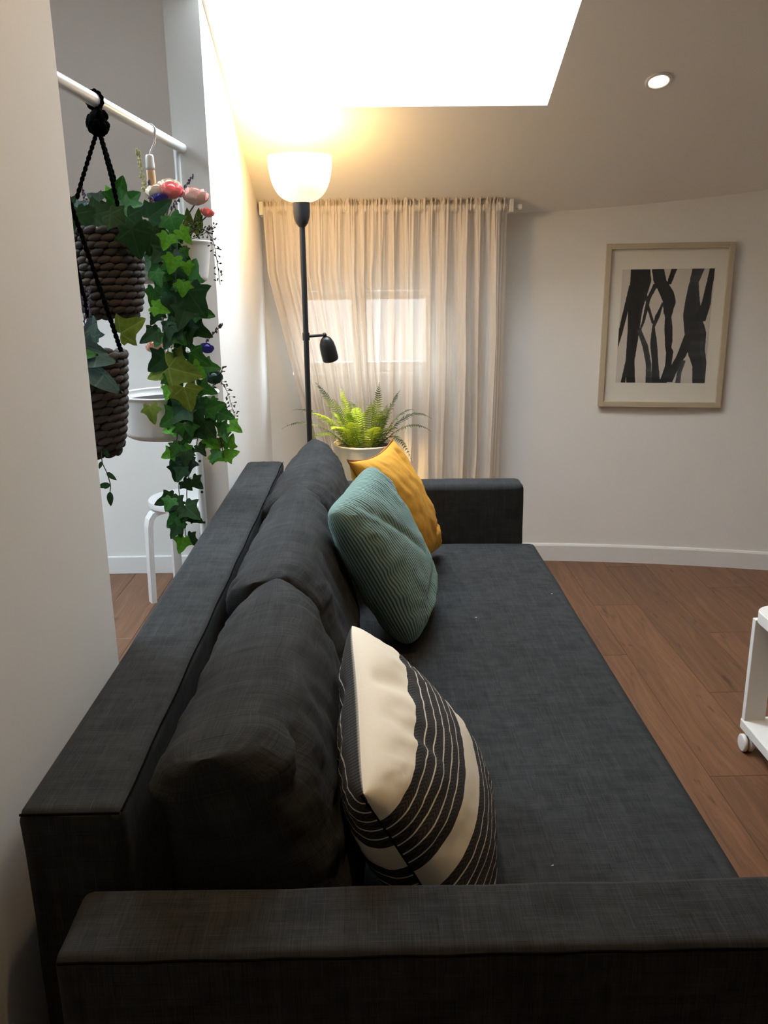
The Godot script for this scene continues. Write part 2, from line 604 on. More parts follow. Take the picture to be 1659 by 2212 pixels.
	struct("wall_front", fw, M.wall, "plain wall behind the viewer", "wall")

	# sloped ceiling with the skylight hole, then flat
	var ce := MB.new()
	var th := 0.24
	var slab := func(x0: float, x1: float, z0: float, z1: float) -> void:
		var up := Vector3(0, th, 0)
		var p := [Vector3(x0, ceil_y(z0), z0), Vector3(x1, ceil_y(z0), z0), Vector3(x1, ceil_y(z0), z0) + up, Vector3(x0, ceil_y(z0), z0) + up, Vector3(x0, ceil_y(z1), z1), Vector3(x1, ceil_y(z1), z1), Vector3(x1, ceil_y(z1), z1) + up, Vector3(x0, ceil_y(z1), z1) + up]
		ce.hexa(p)
	var hx0 := -0.47
	var hx1 := 0.645
	var hz0 := -3.29
	var hz1 := -2.6
	var ax0 := -2.3
	var ax1 := -1.3
	var az0 := -3.25
	var az1 := -1.45
	slab.call(-3.45, ax0, -4.35, -1.0)
	slab.call(ax1, hx0, -4.35, -1.0)
	slab.call(ax0, ax1, -4.35, az0)
	slab.call(ax0, ax1, az1, -1.0)
	slab.call(hx1, 2.75, -4.35, -1.0)
	slab.call(hx0, hx1, -4.35, hz0)
	slab.call(hx0, hx1, hz1, -1.0)
	ce.box(Vector3(-3.45, ceil_y(-1.0), -1.0), Vector3(2.75, ceil_y(-1.0) + th, 4.25))
	struct("ceiling", ce, M.ceiling, "white sloped attic ceiling rising towards the viewer", "ceiling")

	# skylight: frame, sash, pane
	var sky_root := Node3D.new()
	sky_root.name = "window_1"
	add_child(sky_root)
	sky_root.set_meta("kind", "structure")
	tag(sky_root, "large bright skylight set in the sloped ceiling", "skylight")
	var slope := Basis(Vector3.RIGHT, -atan(CEIL_S))
	var mid := Vector3((hx0 + hx1) / 2, ceil_y((hz0 + hz1) / 2) + 0.256, (hz0 + hz1) / 2)
	var lw := hx1 - hx0
	var ll := (hz1 - hz0) / cos(atan(CEIL_S))
	var fr := MB.new()
	fr.xf = Transform3D(slope, mid)
	for s in [-1.0, 1.0]:
		fr.rbox(Vector3(s * (lw / 2 + 0.06), 0, 0), Vector3(0.07, 0.03, ll + 0.19), 0.004)
		fr.rbox(Vector3(0, 0, s * (ll / 2 + 0.06)), Vector3(lw + 0.05, 0.03, 0.07), 0.004)
	part(sky_root, "frame", fr, M.trim)
	var pn := MB.new()
	pn.xf = fr.xf
	pn.quad(Vector3(-lw / 2 - 0.04, 0.012, ll / 2 + 0.04), Vector3(lw / 2 + 0.04, 0.012, ll / 2 + 0.04), Vector3(lw / 2 + 0.04, 0.012, -ll / 2 - 0.04), Vector3(-lw / 2 - 0.04, 0.012, -ll / 2 - 0.04))
	part(sky_root, "pane", pn, M.glass)

	var sky2 := Node3D.new()
	sky2.name = "window_3"
	add_child(sky2)
	sky2.set_meta("kind", "structure")
	tag(sky2, "second skylight over the alcove, out of the frame", "skylight")
	var f2 := MB.new()
	f2.xf = Transform3D(slope, Vector3((ax0 + ax1) / 2, ceil_y((az0 + az1) / 2) + 0.256, (az0 + az1) / 2))
	var l2 := (az1 - az0) / cos(atan(CEIL_S))
	for s in [-1.0, 1.0]:
		f2.rbox(Vector3(s * ((ax1 - ax0) / 2 + 0.06), 0, 0), Vector3(0.07, 0.03, l2 + 0.19), 0.004)
		f2.rbox(Vector3(0, 0, s * (l2 / 2 + 0.06)), Vector3(ax1 - ax0 + 0.05, 0.03, 0.07), 0.004)
	part(sky2, "frame", f2, M.trim)
	var p2 := MB.new()
	p2.xf = f2.xf
	var h2 := (ax1 - ax0) / 2 + 0.04
	p2.quad(Vector3(-h2, 0.012, l2 / 2 + 0.04), Vector3(h2, 0.012, l2 / 2 + 0.04), Vector3(h2, 0.012, -l2 / 2 - 0.04), Vector3(-h2, 0.012, -l2 / 2 - 0.04))
	part(sky2, "pane", p2, M.glass)

	# the small window behind the curtains
	var wn := Node3D.new()
	wn.name = "window_2"
	add_child(wn)
	wn.set_meta("kind", "structure")
	tag(wn, "small low window glowing through the beige curtains", "window")
	var wf := MB.new()
	var zf := -4.14
	for q in [[wx0, wx0 + 0.045], [wx1 - 0.045, wx1], [-0.085, -0.015]]:
		wf.rbox(Vector3((q[0] + q[1]) / 2, (wy0 + wy1) / 2, zf), Vector3(q[1] - q[0], wy1 - wy0, 0.05), 0.004)
	for q in [[wy0, wy0 + 0.045], [wy1 - 0.045, wy1]]:
		wf.rbox(Vector3((wx0 + wx1) / 2, (q[0] + q[1]) / 2, zf), Vector3(wx1 - wx0, q[1] - q[0], 0.046), 0.004)
	part(wn, "frame", wf, M.trim)
	for q in [[wx0 + 0.045, -0.085], [-0.015, wx1 - 0.045]]:
		var pm := MB.new()
		pm.quad(Vector3(q[0], wy0 + 0.045, zf), Vector3(q[1], wy0 + 0.045, zf), Vector3(q[1], wy1 - 0.045, zf), Vector3(q[0], wy1 - 0.045, zf))
		part(wn, "pane", pm, M.glass)
	for k in 3:
		var sl := MB.new()
		sl.rbox(Vector3((wx0 + wx1) / 2, 1.368 - k * 0.042, -4.205), Vector3(wx1 - wx0 - 0.01, 0.04, 0.012), 0.004)
		part(wn, "shutter_slat", sl, M.white)

	# skirting
	var sk := MB.new()
	var path: Array[float] = []
	xx = -0.48
	while xx < 2.62:
		path.append(xx)
		xx += 0.06
	var prof := [Vector2(0, 0), Vector2(0.014, 0), Vector2(0.014, 0.078), Vector2(0.010, 0.086), Vector2(0, 0.088)]
	for q in prof.size() - 1:
		var p := PackedVector3Array()
		for j in 2:
			for a in path:
				var pr: Vector2 = prof[q + j]
				p.append(Vector3(a, pr.y, back_z(a) + pr.x))
		sk.grid(path.size(), 2, p)
	struct("baseboard_back", sk, M.trim, "white skirting board following the curved wall", "skirting board")
	var sk2 := MB.new()
	sk2.rbox(Vector3(-1.94, 0.043, -3.893), Vector3(2.71, 0.088, 0.016), 0.004)
	struct("baseboard_alcove", sk2, M.trim, "white skirting board along the alcove wall behind the stool", "skirting board")


func build_lights() -> void:
	# recessed ceiling spots: the one in view, and its fellows further up the slope outside the frame
	var spots := [Vector2(1.0, -3.17), Vector2(0.45, -1.45), Vector2(-0.12, -1.15)]
	for k in spots.size():
		var s: Vector2 = spots[k]
		var flat := s.y > -1.0
		var at := Vector3(s.x, ceil_y(minf(s.y, -1.0)), s.y)
		var lab: String = "small glowing round downlight recessed in the sloped ceiling above the picture" if k == 0 else ["", "second recessed downlight nearer the viewer, above the striped pillow", "third recessed downlight, above the near armrest"][k]
		var t := thing("downlight", lab, "downlight", at, "recessed ceiling downlights")
		var bs := Basis.IDENTITY if flat else Basis(Vector3.RIGHT, -atan(CEIL_S))
		var ring := MB.new()
		ring.xf = Transform3D(bs, Vector3.ZERO)
		ring.lathe(Vector3.ZERO, PackedVector2Array([Vector2(0.045, 0.002), Vector2(0.045, -0.003), Vector2(0.042, -0.006), Vector2(0.036, -0.006), Vector2(0.032, -0.002), Vector2(0.032, 0.004)]), 28)
		part(t, "trim_ring", ring, M.white)
		var gl := MB.new()
		gl.xf = Transform3D(bs, Vector3.ZERO)
		gl.lathe(Vector3.ZERO, PackedVector2Array([Vector2(0.0, -0.006), Vector2(0.015, -0.0055), Vector2(0.028, -0.004), Vector2(0.033, -0.001)]), 24)
		part(t, "lamp_lens", gl, M.downlight_glow)
		var l := SpotLight3D.new()
		l.name = "downlight_beam"
		l.light_color = Color(1.0, 0.845, 0.63)
		l.light_energy = DOWNLIGHT_ENERGY * [0.5, 0.95, 2.4][k]
		l.light_size = 0.03
		l.spot_range = 8.0
		l.spot_attenuation = 2.0
		l.spot_angle = 62.0
		l.spot_angle_attenuation = 0.9
		l.shadow_enabled = true
		l.position = bs * Vector3(0, -0.02, 0)
		l.rotation_degrees = Vector3(-90, 0, 0)
		t.add_child(l)


# ------------------------------------------------------------------ sofa
func build_sofa() -> void:
	var o := Vector3(0.08, 0, -1.9)
	var t := thing("sofa", "long charcoal grey linen sofa seen lengthwise from one end", "sofa", o)
	var soft := func(p: Vector3, nn: Vector3) -> float: return 0.003 * nz(p.x * 5.0, p.y * 5.0, p.z * 4.0) + 0.0015 * nz(p.x * 16.0, p.y * 16.0, p.z * 12.0)
	var se := MB.new()
	se.rbox(Vector3(0.155, 0.335, -1.904), Vector3(0.86, 0.21, 2.038), 0.022, 14, func(p: Vector3, nn: Vector3) -> float: return 0.005 * nz(p.x * 3.0, 4.0, p.z * 2.0) * nn.y)
	part(t, "seat", se, M.sofa, o)
	var ba := MB.new()
	ba.rbox(Vector3(0.09, 0.14, -1.9), Vector3(0.92, 0.17, 2.2), 0.015, 2)
	part(t, "base", ba, M.sofa, o)
	var bk := MB.new()
	bk.rbox(Vector3(-0.382, 0.42, -1.947), Vector3(0.131, 0.64, 2.066), 0.016, 12, func(p: Vector3, nn: Vector3) -> float: return float(soft.call(p, nn)) * 1.3)
	part(t, "backrest", bk, M.sofa, o)
	for z in [-0.826, -2.983]:
		var ar := MB.new()
		ar.rbox(Vector3(0.092, 0.355, z), Vector3(0.905, 0.60, 0.114), 0.014 if z > -2 else 0.024, 10, soft)
		var a := part(t, "armrest", ar, M.sofa, o)
		var sg := MB.new()
		var zz: float = z + 0.057
		if z < -2: zz = z + 0.055
		var pts := PackedVector3Array()
		for k in 30: pts.append(Vector3(-0.355 + 0.895 * k / 29.0, 0.648 + 0.001 * sin(k * 1.7), zz - 0.001))
		sg.tube(pts, 0.0016, 6)
		if z > -2: part(a, "seam", sg, M.seam)
	var sb := MB.new()
	sb.tube(PackedVector3Array([Vector3(-0.443, 0.736, -0.916), Vector3(-0.32, 0.736, -0.916)]), 0.0016, 6)
	var line := PackedVector3Array()
	for k in 40: line.append(Vector3(-0.3185 + 0.001 * sin(k * 1.3), 0.7365, -0.92 - 2.05 * k / 39.0))
	sb.tube(line, 0.0014, 6)
	var bseam := part(t, "seam", sb, M.seam, o)
	bseam.set_meta("label", "dark seam along the backrest edge")
	for x in [-0.3, 0.48]:
		for z in [-0.84, -2.97]:
			var lg := MB.new()
			lg.rbox(Vector3(x, 0.03, z), Vector3(0.05, 0.06, 0.05), 0.004)
			part(t, "foot", lg, M.black, o)


# stuffed cushion between four corners: A near top, B far top, C far bottom, D near bottom; front bulges towards (B-A) x (D-A)
func pillow_points(c: Array, thick: float, front: bool, opt: Dictionary, n: int) -> PackedVector3Array:
	var p := PackedVector3Array()
	var pinch: float = opt.get("pinch", 0.07)
	var pw: float = opt.get("pow", 2.4)
	var q: float = opt.get("q", 0.5)
	var wr: float = opt.get("wrinkle", 0.004)
	var sag: float = opt.get("sag", 0.0)
	var sd: float = opt.get("seed", 0.0)
	var share: float = opt.get("front", 0.5)
	var A: Vector3 = c[0]
	var B: Vector3 = c[1]
	var C: Vector3 = c[2]
	var D: Vector3 = c[3]
	var nrm := ((B - A) + (C - D)).cross((A - D) + (B - C)).normalized()
	var side := 1.0 if front else -1.0
	var amount := thick * 2.0 * (share if front else 1.0 - share)
	for j in n:
		for i in n:
			# denser towards the edges
			var a := -cos(PI * i / (n - 1.0))
			var b := -cos(PI * j / (n - 1.0))
			var cut := 1.0 - float(opt.get("round", 0.05)) * pow(absf(a * b), 5.0)
			var u := a * cut * (1.0 - pinch * (1.0 - b * b))
			var v := b * cut * (1.0 - pinch * (1.0 - a * a))
			var lo := D.lerp(C, u * 0.5 + 0.5)
			var hi := A.lerp(B, u * 0.5 + 0.5)
			var base := lo.lerp(hi, v * 0.5 + 0.5)
			var e := maxf((1.0 - pow(absf(a), float(opt.get("powu", pw) if a < 0.0 else opt.get("powfar", pw)))) * (1.0 - pow(absf(b), pw)), 0.0)
			var h := pow(e, q)
			h *= 1.0 - sag * b
			# creases that run in from the seams
			var edge := 1.0 - minf(absf(1.0 - maxf(absf(a), absf(b))) * 1.6, 1.0)
			var k := wr * (0.6 + edge) * (nz(a * 3.0 + sd, b * 3.0, side * 2.0) * 1.2 + (nz(a * float(opt.get("fine", 5.0)) + sd, b * 1.4, 5.0) if absf(b) > absf(a) else nz(a * 1.4 + sd, b * 5.0, 5.0)))
			k *= minf(1.0, e * 6.0)
			k += float(opt.get("bands", 0.0)) * nz(a * 7.5 + sd, b * 1.1 + a, 9.0) * minf(1.0, e * 4.0)
			for f in opt.get("folds", []):
				# a fold: [u, v, direction angle, half length, half width, depth]
				var dx: float = a - f[0]
				var dy: float = b - f[1]
				var along: float = dx * cos(f[2]) + dy * sin(f[2])
				var over: float = -dx * sin(f[2]) + dy * cos(f[2])
				k += f[5] * exp(-pow(along / f[3], 2) - pow(over / f[4], 2)) * minf(1.0, e * 5.0)
			p.append(base + nrm * side * (amount * h + k))
	return p


func pillow(parent: Node3D, called: String, c: Array, thick: float, opt: Dictionary, mat: Material, world: Vector3) -> MeshInstance3D:
	var n: int = opt.get("n", 56)
	var mb := MB.new()
	mb.grid(n, n, pillow_points(c, thick, true, opt, n))
	mb.grid(n, n, pillow_points(c, thick, false, opt, n), false, 1.0, 1.0, true)
	# texture follows the cover
	for k in mb.v.size():
		var kk := k % (n * n)
		var i := kk % n
		var j := int(kk / float(n))
		mb.u[k] = Vector2(0.5 - 0.5 * cos(PI * i / (n - 1.0)), 0.5 + 0.5 * cos(PI * j / (n - 1.0)))
		if k >= n * n: mb.u[k].y += opt.get("back_shift", 0.0)
	if opt.get("arc", false):
		# equal cloth lengths along the middle row and column
		var mid := int(n / 2.0)
		var lu := PackedFloat32Array([0.0])
		var lv := PackedFloat32Array([0.0])
		for i in range(1, n):
			lu.append(lu[i - 1] + mb.v[i + mid * n].distance_to(mb.v[i - 1 + mid * n]))
			lv.append(lv[i - 1] + mb.v[mid + i * n].distance_to(mb.v[mid + (i - 1) * n]))
		for k in mb.v.size():
			var kk := k % (n * n)
			mb.u[k] = Vector2(lu[kk % n] / lu[n - 1], 1.0 - lv[int(kk / float(n))] / lv[n - 1])
	# one shading normal where front and back meet
	for k in n * n:
		var i := k % n
		var j := int(k / float(n))
		if i == 0 or j == 0 or i == n - 1 or j == n - 1:
			var nn := (mb.n[k] + mb.n[k + n * n])
			if nn.length() > 0.05:
				mb.n[k] = nn.normalized()
				mb.n[k + n * n] = nn.normalized()
	return part(parent, called, mb, mat, world)


func seam_path(c: Array, opt: Dictionary, side: int, n := 60) -> PackedVector3Array:
	# side 0 top (A to B), 1 near (A to D), 2 bottom, 3 far
	var pinch: float = opt.get("pinch", 0.07)
	var out := PackedVector3Array()
	for k in n:
		var s := -1.0 + 2.0 * k / (n - 1.0)
		var u := s
		var v := 1.0 - pinch * (1.0 - s * s)
		if side == 2: v = -v
		if side == 1:
			v = s
			u = -(1.0 - pinch * (1.0 - s * s))
		if side == 3:
			v = s
			u = 1.0 - pinch * (1.0 - s * s)
		var lo: Vector3 = c[3].lerp(c[2], u * 0.5 + 0.5)
		var hi: Vector3 = c[0].lerp(c[1], u * 0.5 + 0.5)
		out.append(lo.lerp(hi, v * 0.5 + 0.5))
	return out


func build_cushions() -> void:
	var defs := [
		[[Vector3(-0.215, 0.80, -0.93), Vector3(-0.205, 0.80, -1.60), Vector3(-0.125, 0.455, -1.60), Vector3(-0.125, 0.455, -0.91)], "charcoal sofa back cushion nearest the viewer, behind the striped pillow", 0.12],
		[[Vector3(-0.235, 0.80, -1.56), Vector3(-0.215, 0.82, -2.30), Vector3(-0.13, 0.455, -2.28), Vector3(-0.13, 0.455, -1.58)], "middle charcoal sofa back cushion, behind the teal corduroy pillow", 0.11],
		[[Vector3(-0.245, 0.79, -2.26), Vector3(-0.205, 0.83, -2.93), Vector3(-0.13, 0.455, -2.90), Vector3(-0.13, 0.455, -2.28)], "charcoal sofa back cushion furthest away, next to the floor lamp", 0.115],
	]
	for k in defs.size():
		var d: Array = defs[k]
		var o: Vector3 = (d[0][2] + d[0][3]) / 2
		var t := thing("sofa_cushion", d[1], "cushion", o, "loose back cushions of the sofa")
		var opt := {"pinch": 0.03, "pow": 5.0, "powu": 11.0, "powfar": 2.8, "q": 0.42, "wrinkle": 0.005, "bands": 0.006, "round": 0.01, "sag": 0.12, "seed": 3.0 + 7.0 * k, "arc": true, "n": 64}
		if k == 0:
			opt.folds = [[-0.78, 0.62, 0.9, 0.16, 0.055, -0.020], [-0.9, 0.72, 0.2, 0.12, 0.04, 0.010]]
		pillow(t, "cover", d[0], d[2], opt, M.cushion, o)


func build_pillows() -> void:
	# striped
	var c := [Vector3(-0.02, 0.755, -0.915), Vector3(-0.045, 0.80, -1.37), Vector3(0.17, 0.455, -1.42), Vector3(0.125, 0.455, -0.94)]
	var o := Vector3(0.1, 0.44, -1.15)
	var t := thing("throw_pillow", "cream throw pillow with black and white woven stripes, nearest on the seat", "pillow", o)
	var opt := {"pinch": 0.06, "pow": 2.3, "q": 0.48, "wrinkle": 0.003, "sag": 0.12, "seed": 21.0, "n": 72, "back_shift": 0.155, "folds": [[0.22, 0.86, 1.4, 0.22, 0.12, -0.013], [-0.3, 0.72, 1.3, 0.3, 0.08, -0.006]]}
	pillow(t, "cover", c, 0.098, opt, M.striped, o)
	var s := MB.new()
	s.tube(seam_path(c, opt, 1), 0.0015, 5)
	part(t, "seam", s, M.seam, o)
	# teal corduroy
	c = [Vector3(-0.105, 0.86, -1.87), Vector3(-0.005, 0.90, -2.22), Vector3(0.17, 0.455, -2.38), Vector3(0.09, 0.455, -1.97)]
	o = Vector3(0.12, 0.44, -2.15)
	t = thing("throw_pillow", "teal corduroy throw pillow leaning between the striped and mustard ones", "pillow", o)
	opt = {"pinch": 0.06, "pow": 2.4, "q": 0.42, "wrinkle": 0.0035, "round": 0.085, "sag": 0.1, "seed": 44.0, "arc": true, "n": 80, "folds": [[-0.2, 0.35, -0.9, 0.5, 0.07, -0.01], [0.1, -0.5, 0.2, 0.5, 0.06, -0.009], [-0.3, -0.75, 0.1, 0.4, 0.05, 0.009]]}
	pillow(t, "cover", c, 0.085, opt, M.cord, o)
	# mustard
	c = [Vector3(-0.07, 0.87, -2.36), Vector3(0.068, 0.885, -2.62), Vector3(0.235, 0.46, -2.80), Vector3(0.10, 0.455, -2.42)]
	o = Vector3(0.15, 0.44, -2.6)
	t = thing("throw_pillow", "mustard yellow cotton throw pillow with a flanged edge, furthest along the sofa", "pillow", o)
	opt = {"pinch": 0.13, "pow": 2.2, "q": 0.5, "wrinkle": 0.004, "round": 0.04, "sag": 0.05, "seed": 71.0, "n": 64, "folds": [[0.5, 0.75, 0.9, 0.3, 0.06, -0.012], [0.6, -0.5, 0.2, 0.35, 0.05, -0.012]]}
	pillow(t, "cover", c, 0.085, opt, M.mustard, o)
	s = MB.new()
	s.tube(seam_path(c, opt, 0), 0.0028, 6)
	s.tube(seam_path(c, opt, 1), 0.0024, 6)
	part(t, "edge_trim", s, M.mustard_trim, o, "rust brown edge along the top")


# ------------------------------------------------------------------ curtains
func at_y(table: Array, y: float) -> float:
	# table of [y, value], from top to bottom
	for k in table.size() - 1:
		if y >= table[k + 1][0]:
			var f: float = clampf((table[k][0] - y) / maxf(table[k][0] - table[k + 1][0], 1e-6), 0, 1)
			return lerpf(table[k][1], table[k + 1][1], f)
	return table[-1][1]


func curtain_mesh(left: Array, right: Array, folds: float, sd: float) -> MB:
	var mb := MB.new()
	var nu := 300
	var ys: Array[float] = []
	for k in 10: ys.append(1.70 - 0.009 * k)
	for k in 44: ys.append(1.61 - 1.575 * (k + 1) / 44.0)
	ys.reverse()
	var p := PackedVector3Array()
	for y in ys:
		var l := at_y(left, y)
		var r := at_y(right, y)
		var down := clampf((1.655 - y) / 1.6, 0, 1)
		for i in nu:
			var s := i / (nu - 1.0)
			var ph := folds * s + 1.1 * nz(s * 2.4 + sd, 0.0) + 0.25 * nz(s * 4.0 + sd, down * 1.2, 3.0)
			var big := sin(TAU * ph)
			big = signf(big) * pow(absf(big), 0.75) * 0.8 + 0.2 * sin(TAU * ph * 2.0 + 1.3 + 2.0 * nz(s * 2.0, sd))
			var fine := sin(TAU * (folds * 2.6 * s + 1.6 * nz(s * 9.0 + sd, 7.0)))
			var tiny := nz(s * 60.0 + sd, y * 26.0)
			var amp_b := lerpf(0.014, 0.046, clampf(down * 2.5, 0, 1)) * (0.55 + 0.75 * absf(nz(s * 2.3 + sd, 11.0)))
			var amp_f := 0.006 * exp(-down * 15.0)
			var z := -3.885
			var x := lerpf(l, r, s)
			if y > 1.672:
				z += 0.013 * fine + 0.012 * tiny
				x += 0.004 * nz(s * 50.0, y * 40.0)
			elif y > 1.638:
				z += 0.006 + 0.003 * fine + 0.003 * tiny
			else:
				z += amp_b * big + amp_f * fine + 0.0025 * nz(s * 14.0 + sd, y * 3.0)
				x += 0.006 * cos(TAU * ph) * clampf(down * 4.0, 0, 1)
			var yy := y
			if y > 1.69: yy += 0.006 * nz(s * 40.0 + sd, 2.0)
			p.append(Vector3(x, yy, z))
	mb.grid(nu, ys.size(), p)
	return mb


func build_curtains() -> void:
	var o := Vector3(0.08, 1.655, -3.9)
	var t := thing("curtain_rod", "thin white curtain rod fixed under the sloped ceiling", "curtain rod", o)
	var r := MB.new()
	r.tube(PackedVector3Array([Vector3(-0.47, 1.655, -3.9), Vector3(0.655, 1.655, -3.9)]), 0.008, 12)
	part(t, "rod", r, M.white, o)
	for x in [-0.462, 0.622]:
		var b := MB.new()
		b.rbox(Vector3(x, 1.66, -3.90), Vector3(0.018, 0.055, 0.05), 0.003)
		b.rbox(Vector3(x, 1.66, -3.97), Vector3(0.016, 0.02, 0.1), 0.003)
		part(t, "bracket", b, M.white, o)
	var f := MB.new()
	f.tube(PackedVector3Array([Vector3(0.645, 1.655, -3.9), Vector3(0.652, 1.655, -3.9), Vector3(0.654, 1.655, -3.9), Vector3(0.668, 1.655, -3.9)]), [0.009, 0.009, 0.013, 0.013], 14)
	part(t, "finial", f, M.white, o)
	t = thing("curtain", "left beige curtain drawn aside at its foot behind the lamp and fern", "curtain", Vector3(-0.2, 0.04, -3.9), "pair of beige curtains")
	part(t, "cloth", curtain_mesh([[1.7, -0.455], [1.39, -0.45], [0.66, -0.29], [0.03, -0.13]], [[1.7, 0.052], [1.45, 0.048], [1.35, 0.044], [0.9, 0.05], [0.03, 0.06]], 8.5, 4.0), M.curtain, t.position)
	t = thing("curtain", "right beige curtain hanging straight beside the curved wall", "curtain", Vector3(0.32, 0.04, -3.9), "pair of beige curtains")
	part(t, "cloth", curtain_mesh([[1.7, 0.045], [1.3, 0.04], [0.03, 0.02]], [[1.7, 0.605], [1.0, 0.61], [0.03, 0.595]], 8.0, 17.0), M.curtain, t.position)


# ------------------------------------------------------------------ lamp
func build_lamp() -> void:
	var o := Vector3(-0.243, 0, -3.28)
	var t := thing("floor_lamp", "black floor lamp with a lit white glass bowl shade and reading arm", "floor lamp", o)
	var b := MB.new()
	b.lathe(o, PackedVector2Array([Vector2(0, 0), Vector2(0.135, 0), Vector2(0.138, 0.006), Vector2(0.136, 0.018), Vector2(0.03, 0.026), Vector2(0.012, 0.03)]), 40)
	part(t, "base", b, M.black_lamp, o)
	var p := MB.new()
	p.tube(PackedVector3Array([o + Vector3(0, 0.02, 0), o + Vector3(0, 1.57, 0)]), 0.0105, 16)
	part(t, "pole", p, M.black_lamp, o)
	var s := MB.new()
	s.lathe(o, PackedVector2Array([Vector2(0.0, 1.545), Vector2(0.012, 1.549), Vector2(0.022, 1.562), Vector2(0.029, 1.582), Vector2(0.031, 1.60), Vector2(0.031, 1.632), Vector2(0.0295, 1.637), Vector2(0.0, 1.637)]), 28)
	part(t, "socket", s, M.black_lamp, o)
	var g := MB.new()
	var prof := PackedVector2Array()
	for k in 17:
		var a := k / 16.0
		prof.append(Vector2(0.03 + 0.0855 * pow(sin(a * PI / 2), 0.80), 1.635 + 0.155 * (0.22 * a + 0.78 * pow(a, 2.1))))
	var inner := PackedVector2Array()
	for k in 17: inner.append(Vector2(prof[16 - k].x - 0.003, prof[16 - k].y + (0.0 if k else 0.001)))
	prof.append_array(inner)
	g.lathe(o, prof, 48)
	part(t, "glass_shade", g, M.lamp_glass, o)
	var bulb := MB.new()
	bulb.lathe(o, PackedVector2Array([Vector2(0, 1.637), Vector2(0.013, 1.64), Vector2(0.014, 1.665), Vector2(0.027, 1.69), Vector2(0.03, 1.71), Vector2(0.022, 1.733), Vector2(0, 1.742)]), 20)
	part(t, "bulb", bulb, M.reading_glow, o)
	var l := OmniLight3D.new()
	l.name = "lamp_light"
	l.light_color = Color(1.0, 0.79, 0.48)
	l.light_energy = LAMP_ENERGY
	l.light_size = 0.03
	l.omni_range = 8.0
	l.omni_attenuation = 2.0
	l.shadow_enabled = true
	l.position = Vector3(0, 1.71, 0)
	t.add_child(l)
	# reading arm and head
	var a0 := o + Vector3(0, 1.155, 0)
	var a1 := o + Vector3(0.07, 1.16, 0.004)
	var arm := MB.new()
	arm.tube(PackedVector3Array([a0, a1]), 0.0055, 10)
	arm.tube(PackedVector3Array([a0 - Vector3(0, 0.014, 0), a0 + Vector3(0, 0.014, 0)]), 0.0135, 14)
	arm.ball(a1, Vector3(0.009, 0.009, 0.009), 10, 8)
	part(t, "reading_arm", arm, M.black_lamp, o)
	var dir := Vector3(0.2, -1.0, -0.34).normalized()
	var hb := Basis(Quaternion(Vector3.DOWN, dir))
	var h := MB.new()
	h.xf = Transform3D(hb, a1 + Vector3(0.002, -0.006, 0))
	h.lathe(Vector3.ZERO, PackedVector2Array([Vector2(0.027, -0.094), Vector2(0.030, -0.096), Vector2(0.0315, -0.09), Vector2(0.031, -0.05), Vector2(0.028, -0.028), Vector2(0.02, -0.01), Vector2(0.010, -0.001), Vector2(0, 0.0)]), 26)
	h.lathe(Vector3.ZERO, PackedVector2Array([Vector2(0.0, -0.03), Vector2(0.027, -0.05), Vector2(0.027, -0.094)]), 26)
	var hd := part(t, "reading_head", h, M.black_lamp, o)
	var gb := MB.new()
	gb.xf = h.xf
	gb.lathe(Vector3.ZERO, PackedVector2Array([Vector2(0, -0.084), Vector2(0.014, -0.083), Vector2(0.022, -0.078), Vector2(0.022, -0.06), Vector2(0, -0.055)]), 18)
	part(hd, "bulb", gb, M.reading_glow)
	var sp := SpotLight3D.new()
	sp.name = "reading_beam"
	sp.light_color = Color(1.0, 0.84, 0.5)
	sp.light_energy = READING_ENERGY
	sp.light_size = 0.02
	sp.spot_range = 4.0
	sp.spot_attenuation = 2.0
	sp.spot_angle = 40.0
	sp.spot_angle_attenuation = 0.6
	sp.shadow_enabled = true
	sp.position = a1 - o + dir * 0.105
	sp.basis = Basis.looking_at(dir, Vector3.BACK)
	t.add_child(sp)


